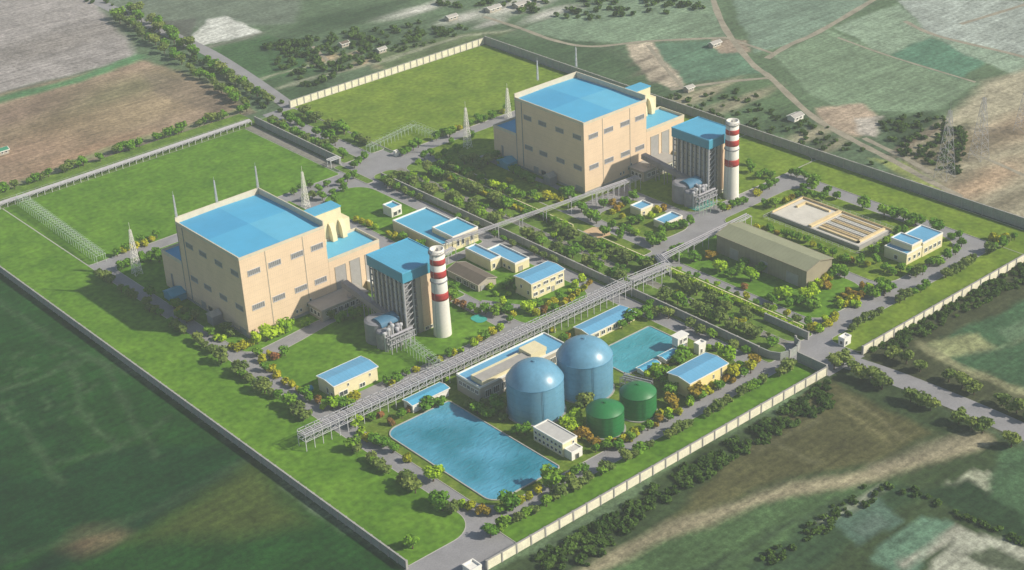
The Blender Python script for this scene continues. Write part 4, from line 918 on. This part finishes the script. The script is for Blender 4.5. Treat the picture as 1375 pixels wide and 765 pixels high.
for lab, px, py, h in (('nearer lattice power pylon beyond the right wall', 1268, 238, 50), ('farther lattice power pylon beyond the right wall', 1314, 212, 46), ('faint power pylon at the right edge', 1374, 175, 40)):
    x, y = at(px, py); lattice(lab, x, y, h, 9, 1.6, 0, 'power_pylon', 'pylon', STEEL, 7, .16, ((h*.6, 9), (h*.72, 8), (h*.82, 6)))

# little blue drum by the workshop
r = thing('fuel_drum', 'small blue horizontal drum beside the left workshop', 'tank', (-8,-67)); MB().tube((-9.5,-66,1.6),(-5.5,-66,1.6),1.4,0,16).build('drum', BSKIRT, r)
mb = MB(); mb.box(-9,-8.3,-67,-65,0,.7); mb.box(-6.8,-6.1,-67,-65,0,.7); mb.build('saddle', CONC, r)
# small farm houses outside
for i, (px, py, sx, sy, lab, rm_) in enumerate(((1068,160,12,8,'white farmhouse in the fields beyond the second chimney',GROOF),(4,206,9,7,'green roofed shed at the left edge of the brown plain',mat('green_roof',(.04,.22,.13),.7,.1,.3)),(662,14,16,9,'pale farm building at the top edge above the upper lawn',GROOF),(700,8,18,10,'wide pale farm building at the top edge near the bare ground',GROOF),(606,26,12,7,'pale shed near the top edge left of the bare ground',GROOF),(960,62,12,6,'long low shed on the excavated patch in the right fields',GROOF),(925,122,8,6,'small hut beside the track end above the wall',GROOF),(512,70,9,6,'small house among the far village trees',GROOF),(462,62,9,6,'small tan house in the far village left part',BRROOF))):
    x, y = at(px, py); r = thing('farmhouse', lab, 'house', (x, y), 'farm buildings outside the wall'); sx *= .75; sy *= .75; gable(r, x-sx/2, x+sx/2, y-sy/2, y+sy/2, 3.0, 1.2, 'x', WHITE if i == 0 else GREYW, rm_); window(r, 'S', x-sx*.3, x-sx*.1, 1.2, 2.6, y-sy/2, 1); window(r, 'S', x+sx*.1, x+sx*.3, 1.2, 2.6, y-sy/2, 1)

# ------------------------------------------------------------------ trees
def crown_mesh(seed, R_=3.4, H_=6.4, n=620, base=.9, leaf=.42, squash=1.0):
    g = random.Random(seed); V = []; Fc = []
    lobes = []
    for k in range(g.randint(6, 9)):
        a = g.uniform(0, 2*pi); d = g.uniform(.1, .62)*R_; zc = base+(H_-base)*g.uniform(.28, .78); lobes.append((cos(a)*d, sin(a)*d, zc, g.uniform(.38, .58)*R_))
    lobes.append((0, 0, base+(H_-base)*.55, R_*.62))
    for _ in range(n):
        lx, ly, lz, lr = g.choice(lobes)
        u = Vector((g.gauss(0,1), g.gauss(0,1), g.gauss(0,1))).normalized(); rr = lr*g.uniform(.72, 1.06) if g.random() < .8 else lr*g.uniform(.2,.7)
        c = Vector((lx, ly, lz))+Vector((u.x*rr, u.y*rr, u.z*rr*.82)); c.z = max(c.z, base*.6)
        nrm = (u+Vector((g.gauss(0,.45), g.gauss(0,.45), g.gauss(0,.45)+.15))).normalized(); e = nrm.cross(Vector((g.gauss(0,1), g.gauss(0,1), g.gauss(0,1)))).normalized(); f = nrm.cross(e); s = leaf*g.uniform(.6, 1.5)
        o = len(V); V += [c-e*s-f*s*.6, c+e*s-f*s*.6, c+e*s*.7+f*s, c-e*s*.8+f*s*.9]; Fc.append((o, o+1, o+2, o+3))
    return V, Fc, lobes
CR = {}; TR = []
for v in range(7):
    V, Fc, lobes = crown_mesh(100+v, R_=3.3+.3*(v % 3), H_=6.2+.5*(v % 4))
    for k, m in LEAF.items():
        me = bpy.data.meshes.new('crown'); me.from_pydata([tuple(p) for p in V], [], Fc); me.materials.append(m); CR[k, v] = me
    mb = MB(); mb.lathe(0, 0, [(.34, 0), (.24, 1.0), (.2, 2.2), (.1, 4.2)], 7)
    for lx, ly, lz, lr in lobes[:4]: mb.bar((0, 0, 1.3), (lx*.7, ly*.7, lz*.9), .16)
    me = bpy.data.meshes.new('trunk'); me.from_pydata(mb.v, [], mb.f); me.materials.append(BARK); TR.append(me)
BU = {}
for v in range(5):
    V, Fc, lobes = crown_mesh(300+v, R_=2.5, H_=3.4, n=420, base=.2, leaf=.36)
    for k, m in LEAF.items():
        me = bpy.data.meshes.new('bush'); me.from_pydata([tuple(p) for p in V], [], Fc); me.materials.append(m); BU[k, v] = me
CW = {'d':'olive','g':'green','l':'lime','y':'yellow-green','o':'orange','r':'russet'}
TREES = []
def tree(x, y, kind, s, label, group, bush=False):
    TREES.append((x, y, kind, s, label, group, bush))
def plant_all():
    """the 300 trees and 300 bushes nearest the viewer as objects, the remainder as one mass"""
    size = lambda t: t[3]/math.dist((t[0]+OX, t[1]+OY, 0), (0, 0, HC))
    for isb in (False, True):
        L = sorted([t for t in TREES if t[6] == isb], key=size, reverse=True)
        for x, y, kind, s, label, group, bush in L[:298]:
            rz = rnd.uniform(0, 6.28)
            if bush:
                o = bpy.data.objects.new('bush', BU[kind, rnd.randrange(5)]); COL.objects.link(o); o.location = (x, y, 0.1); o.rotation_euler[2] = rz; o.scale = (s, s, s*rnd.uniform(.85,1.2)); tag(o, label, 'bush', group); continue
            v = rnd.randrange(7); r = thing('tree', label, 'tree', (x, y, 0.1), group); r.rotation_euler[2] = rz; r.scale = (s*rnd.uniform(1.0,1.2), s*1.08, s*rnd.uniform(.78, 1.0))
            c = bpy.data.objects.new('crown', CR[kind, v]); COL.objects.link(c); c.parent = r
            t = bpy.data.objects.new('trunk', TR[v]); COL.objects.link(t); t.parent = r
        if len(L) > 298:
            V = []; Fc = []; M = []; ks = list(LEAF)
            for x, y, kind, s, label, group, bush in L[298:]:
                v = rnd.randrange(7); me = CR[kind, v] if not bush else BU[kind, rnd.randrange(5)]; a = rnd.uniform(0, 6.28); ca, sa = cos(a)*s, sin(a)*s; o = len(V)
                V += [(x+p.co.x*ca-p.co.y*sa, y+p.co.x*sa+p.co.y*ca, .1+p.co.z*s) for p in me.vertices]; Fc += [tuple(q+o for q in f.vertices) for f in me.polygons]; M += [ks.index(kind)]*len(me.polygons)
                if not bush:
                    o = len(V); t = TR[v]; V += [(x+p.co.x*ca-p.co.y*sa, y+p.co.x*sa+p.co.y*ca, .1+p.co.z*s) for p in t.vertices]; Fc += [tuple(q+o for q in f.vertices) for f in t.polygons]; M += [len(ks)]*len(t.polygons)
            me = bpy.data.meshes.new('distant_trees'); me.from_pydata(V, [], Fc)
            for k in ks: me.materials.append(LEAF[k])
            me.materials.append(BARK); me.polygons.foreach_set('material_index', M)
            o = bpy.data.objects.new('distant_trees' if not isb else 'distant_bushes', me); COL.objects.link(o); o['kind'] = 'stuff'; tag(o, 'smaller and more distant trees along the far roads and beds' if not isb else 'smaller and more distant bushes', 'trees' if not isb else 'bushes')
        print('plants', len(L))
    for t in TREES:
        if len(t[4].split()) > 16: print('LONG', t[4])
def pick(mix): return rnd.choice(mix)
def row(a, b, n, mix, place, group, s=(.85, 1.15), jit=1.2, end='lower', gap=0, bush=False):
    """numbered from the named end of the row"""
    pts = []
    for k in range(n):
        t = (k+.5)/n
        if gap: t = (k+.5-.28*(((k % gap)-(gap-1)/2)))/n
        pts.append((a[0]+(b[0]-a[0])*t+rnd.uniform(-jit, jit), a[1]+(b[1]-a[1])*t+rnd.uniform(-jit, jit)))
    for k, (x, y) in enumerate(pts):
        kd = pick(mix)
        tree(x, y, kd, rnd.uniform(*s)*rnd.choice((.82,.95,1.0,1.08)), '%s %s, %s from the %s end, %s' % (CW[kd], 'bush' if bush else 'tree', ORD[k], end, place), group, bush)
# perimeter ring, left
G = 'trees along the left ring road'
row((-22,-198),(-22,-120), 14, 'ddg', 'left ring road, below the pipe rack', G, (.9,1.2), 1.0, gap=4)
row((-22.5,-90),(-22.5,-12), 13, 'ddg', 'left ring road opposite the workshop', G, (.9,1.2), 1.0, gap=4)
row((-21,-5),(-20,128), 20, 'dddg', 'left ring road opposite first main building', G, (.75,1.0), 1.0, gap=4)
tree(-48, -200, 'g', 1.0, 'single green tree alone at the bottom of the left lawn strip', G)
# lower right hedge-trees
G = 'trees along the lower right ring road'
row((-24,-217),(50,-217), 14, 'ddg', 'below the ring road by the big pond', G, (.8,1.1), .9, 'left', 3)
row((54,-217),(176,-217), 19, 'dddg', 'below the ring road by the tanks', G, (.75,1.05), .9, 'left', 4)
row((212,-214),(372,-214), 20, 'ddg', 'along the wall right of the gatehouse', G, (.75,1.05), .9, 'left', 5)
# corridor
G = 'trees in the central corridor'
row((178,106),(178,8), 18, 'ddg', 'beside the middle wall, upper corridor', G, (1.0,1.3), 1.6, 'upper', 4)
row((178,-14),(178,-98), 15, 'ddg', 'middle wall side between the pipe bridges', G, (1.0,1.3), 1.6, 'upper', 4)
row((179,-116),(182,-198), 13, 'ddg', 'middle wall side, lower corridor', G, (1.0,1.3), 1.6, 'upper', 4)
row((196,104),(196,8), 16, 'ddgg', 'under the hedge, upper corridor', G, (1.0,1.25), 1.8, 'upper', 5)
row((196,-18),(196,-98), 14, 'dddg', 'hedge side between the pipe bridges', G, (1.0,1.25), 1.8, 'upper', 4)
row((196,-116),(194,-172), 10, 'dddg', 'under the hedge, lower corridor', G, (1.0,1.25), 1.8, 'upper', 4)
row((201.5,6),(201.5,-24), 6, 'glg', 'foot of the upper hedge near the bridge', G, (.7,.9), .6, 'upper')
row((187.5,108),(188,8), 18, 'glgd', 'middle of the upper corridor', G, (.4,.6), 1.0, 'upper', 5)
row((188,-18),(188,-98), 14, 'glgd', 'corridor middle between the pipe bridges', G, (.4,.6), 1.2, 'upper', 5)
row((187.5,-116),(187,-190), 12, 'gldy', 'middle of the lower corridor', G, (.4,.6), 1.2, 'upper', 5)
row((213.5,104),(214.5,10), 9, 'gldgy', 'strip below second main building', G, (.6,.9), 1.4, 'upper')
row((208.4,-104),(208.4,-192), 13, 'gylgd', 'lawn edge before the hangar path', G, (.5,.8), 1.0, 'upper')
row((209,100),(210,20), 14, 'gdgl', 'above the hedge by second main building', G, (.8,1.1), 1.6, 'upper')
G = 'trees along the wall road'
row((167,108),(167,66), 6, 'gd', 'inside the middle wall near the small hut', G, (.75,1.0), .5, 'upper')
row((166.5,-118),(166.5,-196), 8, 'gd', 'inside the middle wall near the teal basin', G, (.8,1.0), .5, 'upper', 3)
row((165.5,40),(166.5,-60), 9, 'gd', 'inside the middle wall behind the blue roofed sheds', G, (.6,.85), .5, 'upper', 3)
# outside upper left
G = 'trees along the upper left field edge'
row((-20,272),(60,272), 13, 'dg', 'outside the upper left rack, left part', G, (.9,1.2), 1.2, 'left', 4)
row((66,274),(176,276), 17, 'dg', 'outside the upper left rack, right part', G, (.9,1.25), 1.2, 'left', 5)
G = 'trees along the upper approach road'
row((173,248),(173,156), 13, 'dg', 'left of the inner approach road', G, (1.0,1.3), 1.2, 'upper', 4)
row((186,250),(183,170), 8, 'dg', 'between the approach road lanes', G, (.9,1.2), 1.2, 'upper', 4)
row((198,246),(197,160), 11, 'dg', 'inner approach road beside the upper lawn', G, (1.0,1.3), 1.2, 'upper', 4)
row((180,282),(192,380), 12, 'dg', 'left approach road row beyond the corner', G, (1.1,1.5), 2.4)
row((196,274),(207,385), 13, 'dg', 'right approach road row beyond the corner', G, (1.1,1.5), 2.4)
row((197,392),(216,540), 14, 'dg', 'left of the far approach road', G, (1.2,1.6), 3)
row((212,395),(234,550), 14, 'dg', 'right of the far approach road', G, (1.2,1.6), 3)
G = 'trees along the outer road beyond the gate'
row((188,-240),(187,-330), 10, 'd', 'left side of the outer gate road', G, (1.1,1.5), 1.2, 'upper', 3)
row((213,-238),(213,-330), 9, 'd', 'right side of the outer gate road', G, (1.1,1.5), 1.2, 'upper', 3)

def clump(place, spec, group, bushk='yrol', s=(.85, 1.15), key=0):
    """spec: 'px,py,kind' survey spots; numbered left to right by kind"""
    L = []
    for tk in spec.split():
        a, b, k = tk.split(','); L.append((float(a), float(b), k))
    L.sort(); cnt = {}; seen = {}
    for _, _, k in L: cnt[k] = cnt.get(k, 0)+1
    for px, py, k in L:
        big = k.isupper(); kk = k.lower(); seen[k] = seen.get(k, 0)+1
        x, y = at(px, py); bush = (kk in bushk) and not big; n_ = 'bush' if bush else ('large tree' if big else 'tree')
        lab = '%s %s %s' % (CW[kk], n_, place) if cnt[k] == 1 else '%s %s %s from the left, %s' % (ORD[seen[k]-1], CW[kk], n_, place)
        tree(x, y, kk, rnd.uniform(*s)*(1.22 if big else .86)*(1.2 if bush else 1), lab, group, bush)
clump('north of the left junction mast', '158,344,g 166,340,y 175,336,y 184,334,y 195,330,y 204,325,y 211,320,g 170,338,g 190,328,g', 'bushes by the left junction')
clump('beside the left junction mast', '164,362,g 172,358,g 192,352,g 203,350,g 212,345,g 214,352,g', 'bushes by the left junction')
clump('in the bed by the blue shelter', '203,398,g 234,414,g 241,420,y 250,425,d 256,431,y 263,429,d 240,428,g 251,434,g', 'bed by the main building')
clump('front corner of the first main hall', '283,450,g 291,456,l 300,458,l 304,446,d 310,452,d 311,468,y 319,470,y 327,468,y 336,464,y 346,462,L 359,457,L 372,451,L 386,446,L 411,437,l', 'bed by the main building')
clump('at the lawn corner below the first main building', '352,486,y 362,478,y 370,482,r 383,478,g 366,498,y 357,498,g 372,506,y 345,478,g', 'corner bushes')
clump('along the ring road left of the workshop', '384,515,y 392,520,y 401,526,y 409,533,g 416,538,g 427,541,r 434,549,l 446,549,L 461,547,g 478,541,Y 470,548,g', 'workshop bushes')
clump('in the shade beside the low annex', '436,425,d 446,428,d 462,430,g 474,428,g 484,424,g 455,434,g', 'annex trees')
clump('in the grove behind the first main building', '395,262,g 406,256,g 417,252,g 429,259,g 440,251,g 447,263,g 458,249,g 467,244,g 462,257,g 433,269,g 450,273,g 420,266,d 412,270,d 475,240,g', 'upper grove', key=1)
clump('on the lawn beside the small hut', '478,297,y 487,300,y 496,304,y 505,308,l', 'hut bushes')
clump('along the near side of the large flat roof', '522,316,y 530,320,y 540,324,g 549,328,o 558,331,y 566,334,g 590,340,y', 'roof side bushes')
clump('between left chimney and the curved drive', '602,388,g 609,400,g 603,404,r 612,410,r 622,414,r 632,417,g 641,420,l 652,421,g 664,424,g 672,420,d 612,394,g', 'chimney bushes')
clump('between brown shed and cream office', '659,388,l 666,398,l 675,408,l 680,388,g 688,383,g 694,392,g 683,398,l', 'office bushes')
clump('in front of the cream two storey office', '711,420,L 721,415,g 730,421,r 736,412,y 744,408,y 752,404,g 760,406,o 766,394,l 775,396,y 785,390,y 791,383,o 773,386,l 781,377,l 745,417,g 721,424,y 757,412,y 768,404,y', 'office bushes')
clump('along the left side of the main pipe rack', '519,516,g 534,511,g 527,518,y 546,505,g 559,499,y 580,490,g 590,486,y 603,480,g 619,474,l 636,464,l 650,457,g 662,450,y 672,443,l 685,434,g 690,426,y 681,421,g 610,478,y 643,460,y', 'rack side trees')
clump('along the left bank of the big pond', '478,572,L 486,583,l 493,591,y 515,600,g 528,608,g 547,619,y 582,646,L 620,680,l 632,684,y 645,690,o 655,691,o 504,595,g', 'pond bank bushes', s=(.9,1.2))
clump('along the lower bank of the big pond', '685,686,G 671,690,g 710,669,y 699,676,y 722,662,y 740,655,G 755,650,g 765,644,y 772,640,g 784,636,g', 'pond bank bushes')
clump('between pump house and pond corner', '500,565,g 511,561,r 525,571,r 540,562,g 549,553,r 576,549,G 593,545,g 490,560,g', 'pond corner bushes')
clump('between treatment hall and front blue tank', '641,556,G 655,561,G 668,553,G 650,548,d 676,566,d 632,548,d', 'tank yard trees')
clump('around the green tanks', '694,583,g 705,584,g 763,577,L 774,572,L 769,584,L 781,590,O 792,594,o 801,598,o 785,546,D 776,552,d 826,598,o 838,592,y 853,585,y 885,566,o 870,578,g 815,604,g 832,602,g 848,592,g 895,520,g', 'tank yard trees')
clump('around the yellow cream building', '902,532,G 901,544,O 905,551,o 897,557,l 886,560,y 927,542,g 933,535,O 940,534,G 957,521,y 965,524,g 974,512,o 983,508,Y 979,484,L 968,480,l 1006,494,y 1013,491,O 1008,501,Y 953,470,l 964,471,l 948,529,y 992,498,g', 'tank yard trees')
clump('between the teal basin covers', '870,508,l 882,505,L 893,497,o 884,511,g 904,486,l 918,482,G 910,490,g 893,503,g', 'basin bushes')
clump('around the long narrow building', '762,456,o 756,460,g 835,442,g 845,435,G 856,428,g 866,422,g 811,447,l 872,430,g 881,425,d', 'narrow building bushes')
clump('in the garden beside the second main building', '810,279,g 822,275,o 833,279,o 840,275,g 850,269,g 823,287,y 835,294,y 848,302,g 858,300,g 874,292,l 883,285,y 891,283,o 781,285,G 771,279,g 793,296,G 801,300,g 823,308,g 837,310,g 829,284,o', 'garden trees')
clump('around the lower garden hut and road fork', '898,310,g 906,308,g 917,306,g 927,302,g 889,314,g 845,313,g 854,315,l 832,321,g 877,331,G 886,328,G 870,322,g 812,316,g', 'garden trees')
clump('along the grass in front of the olive hangar', '906,349,G 912,341,g 931,350,G 955,348,O 967,365,L 982,372,g 992,367,g 1000,361,g 1008,378,L 1022,367,g 1000,388,r 1046,404,L 1056,399,L 1037,408,g 1060,412,g', 'hangar trees')
clump('at the lower end of the olive hangar', '1080,401,L 1089,404,L 1094,415,G 1075,408,g 1091,389,l 1098,382,l 1106,378,y 1114,376,y 1110,387,o 1118,372,G 1128,370,G 1134,374,g 1102,386,y', 'hangar trees')
clump('in the autumn bed beside the hangar drive', '1126,405,y 1133,400,o 1140,396,o 1144,412,l 1136,412,y 1150,405,y 1157,399,o 1158,389,o 1148,397,o 1128,412,l 1165,396,g 1152,412,l 1142,404,y', 'autumn bed')
clump('on the rounded corner by the gate', '1091,443,y 1099,445,l 1106,441,y 1112,437,y 1118,434,y 1120,427,y 1085,438,g 1108,432,l', 'gate corner bushes')
clump('at the hangar road bend', '1167,387,l 1176,399,G 1187,397,G 1192,386,g 1181,384,g 1195,392,g', 'bend trees')
clump('between the olive hangar and settling basins', '1016,309,y 1026,312,y 1034,314,g 1043,316,o 1054,320,g 1063,322,g 1073,323,g 1082,326,g 1091,331,y 1107,340,l 1118,345,g 1129,350,l 1143,353,o 1154,356,g 1165,358,y 1176,354,g 1100,336,g 1135,354,g', 'basin side trees')
clump('along the near side of the stepped office', '1187,366,g 1198,369,g 1209,365,g 1221,369,g 1239,369,g 1248,358,g 1261,355,g 1272,347,g 1283,342,g 1291,331,g 1230,372,d', 'stepped office trees')
clump('between settling basins and stepped office', '1171,340,l 1181,334,l 1189,328,l 1196,322,l 1204,316,g 1214,314,g 1221,306,g 1229,302,g 1177,344,g', 'stepped office trees')
clump('along the far ring road', '1187,292,G 1200,292,G 1213,295,G 1225,300,g 1237,303,g 1158,280,G 1257,312,G 1277,323,g 1288,321,g 1332,322,y 1349,320,y 1340,326,y', 'far ring road trees')
clump('above the settling basins', '1027,279,g 1041,279,G 1055,273,y 1063,268,o 1071,265,g 1082,265,g 1091,254,G 1093,268,g 1104,270,g 1112,262,g 1123,268,g 1080,256,g', 'basin upper trees')
clump('on the lawn above the basin road', '1062,236,g 1070,238,g 1080,241,g 1090,244,g', 'lawn cluster')
clump('on the lawn right of the second chimney', '1016,262,y 1024,258,g 1033,254,g 1041,249,g 1027,236,g 1017,240,g 1008,232,g 1035,240,g 977,281,y 984,279,g 991,277,g 998,274,g 1006,222,g 970,284,g', 'second chimney trees')
clump('shaded side of the second main building', '656,214,g 665,214,g 689,233,g 696,237,g 703,240,g 709,244,g 715,246,g 684,245,y 716,266,g 735,268,Y 745,268,y 753,272,y 763,266,G 755,262,g 768,268,g 672,222,g 724,256,g', 'second main building trees')
clump('around the upper junction', '484,220,g 490,213,g 527,246,d 540,209,g 547,206,g 555,202,g 562,198,g 476,226,g', 'junction trees')
clump('along the upper road past the thin rack', '595,182,g 604,184,G 611,175,y 618,175,y 631,171,g 642,166,g 651,164,g 662,160,g 675,152,y 682,150,g 586,188,g', 'upper road trees')
clump('between upper junction and second main hall', '562,220,l 570,214,g 578,209,g 589,213,l 598,209,g 607,193,g 633,187,g 635,218,D 624,220,D 643,227,D 655,221,D 615,205,g 600,222,g 612,228,g', 'junction trees')
clump('outside the right gate', '1120,496,D 1132,490,D 1145,498,D', 'gate trees')
clump('bed above the ring road by tanks', '800,608,g 818,596,l 845,592,y 862,582,g 880,574,o 897,566,g 912,556,y 925,546,l 940,538,g 955,529,y 968,523,g 985,514,o 1000,506,g', 'tank road bushes', s=(.65,.95))
clump('near the rack foot above the pond', '612,505,g 625,500,y 470,572,g 600,512,l 560,520,g 545,530,g 645,492,g 660,485,y 690,470,g 708,462,l 725,452,g 742,446,y', 'rack foot bushes', s=(.6,.9))
plant_all()

# wooded belt outside the lower right wall and scrub: reads as one mass
def wood(name, label, region, n, s, m, seed):
    g = random.Random(seed); V = []; Fc = []
    P = [at(*p) for p in region]; xs = [p[0] for p in P]; ys = [p[1] for p in P]; k = 0
    protos = [crown_mesh(500+i, 4.2, 6.2, 150, .3, .8) for i in range(4)]
    while k < n:
        x = g.uniform(min(xs), max(xs)); y = g.uniform(min(ys), max(ys))
        if not inside(np.array([x]), np.array([y]), P)[0]: continue
        k += 1; v, f, _ = g.choice(protos); sc_ = s*g.uniform(.6, 1.25); a = g.uniform(0, 6.28); ca, sa = cos(a)*sc_, sin(a)*sc_; o = len(V)
        V += [(x+p.x*ca-p.y*sa, y+p.x*sa+p.y*ca, p.z*sc_*.8-.2) for p in v]; Fc += [tuple(i+o for i in q) for q in f]
    me = bpy.data.meshes.new(name); me.from_pydata(V, [], Fc); me.materials.append(m); ob = bpy.data.objects.new(name, me); COL.objects.link(ob); ob['kind'] = 'stuff'; tag(ob, label, 'woodland')
DK = mat('leaf_deep', (0.035, 0.085, 0.014), 0.95, 0.3, 0.08, spec=0.05, col2=(0.095, 0.165, 0.030))
wood('woodland', 'dark belt of bushes outside the lower right wall', [(700,765),(1075,535),(1112,508),(1120,545),(1000,610),(860,700),(790,765)], 330, .5, DK, 3)
wood('woodland', 'dark scrub outside the wall right of the gate', [(1165,470),(1375,352),(1400,370),(1290,425),(1190,480)], 200, .45, DK, 4)
wood('woodland', 'patchy trees around the far village above the upper lawn', [(350,60),(560,30),(640,40),(480,90),(400,130)], 170, .8, DK, 5)
wood('woodland', 'far tree line along the bare ground at the top', [(560,5),(900,-5),(950,12),(800,30),(730,20),(620,12)], 90, .8, DK, 6)

wood('scrub', 'scattered scrub in the dark patch near the pylons', [(1180,165),(1255,150),(1300,175),(1290,240),(1200,205)], 130, .55, DK, 7)
wood('scrub', 'scattered bushes over the fields outside the upper right wall', [(870,130),(1000,120),(1100,165),(1230,240),(1150,215),(960,160)], 90, .5, DK, 8)
wood('scrub', 'bushes lining the lower right fields', [(1010,760),(1150,655),(1200,640),(1290,690),(1375,720),(1375,735),(1230,668),(1190,665),(1040,765)], 80, .42, DK, 9)
wood('scrub', 'bushes by the brown plain road', [(110,0),(140,0),(400,150),(420,180),(395,170)], 60, .6, DK, 10)

# ------------------------------------------------------------------ air
hz = bpy.data.materials.new('haze'); hz.use_nodes = True; n = hz.node_tree.nodes; n.remove(n['Principled BSDF'])
pv = n.new('ShaderNodeVolumePrincipled'); pv.inputs['Color'].default_value = (0.92, 0.97, 0.97, 1); pv.inputs['Density'].default_value = 0.00012; pv.inputs['Anisotropy'].default_value = 0.0
hz.node_tree.links.new(pv.outputs[0], n['Material Output'].inputs['Volume'])
hb = MB(); hb.box(-9500, 12500, -9500, 12500, -1.2, 402); ho = hb.build('haze', hz); ho['kind'] = 'stuff'
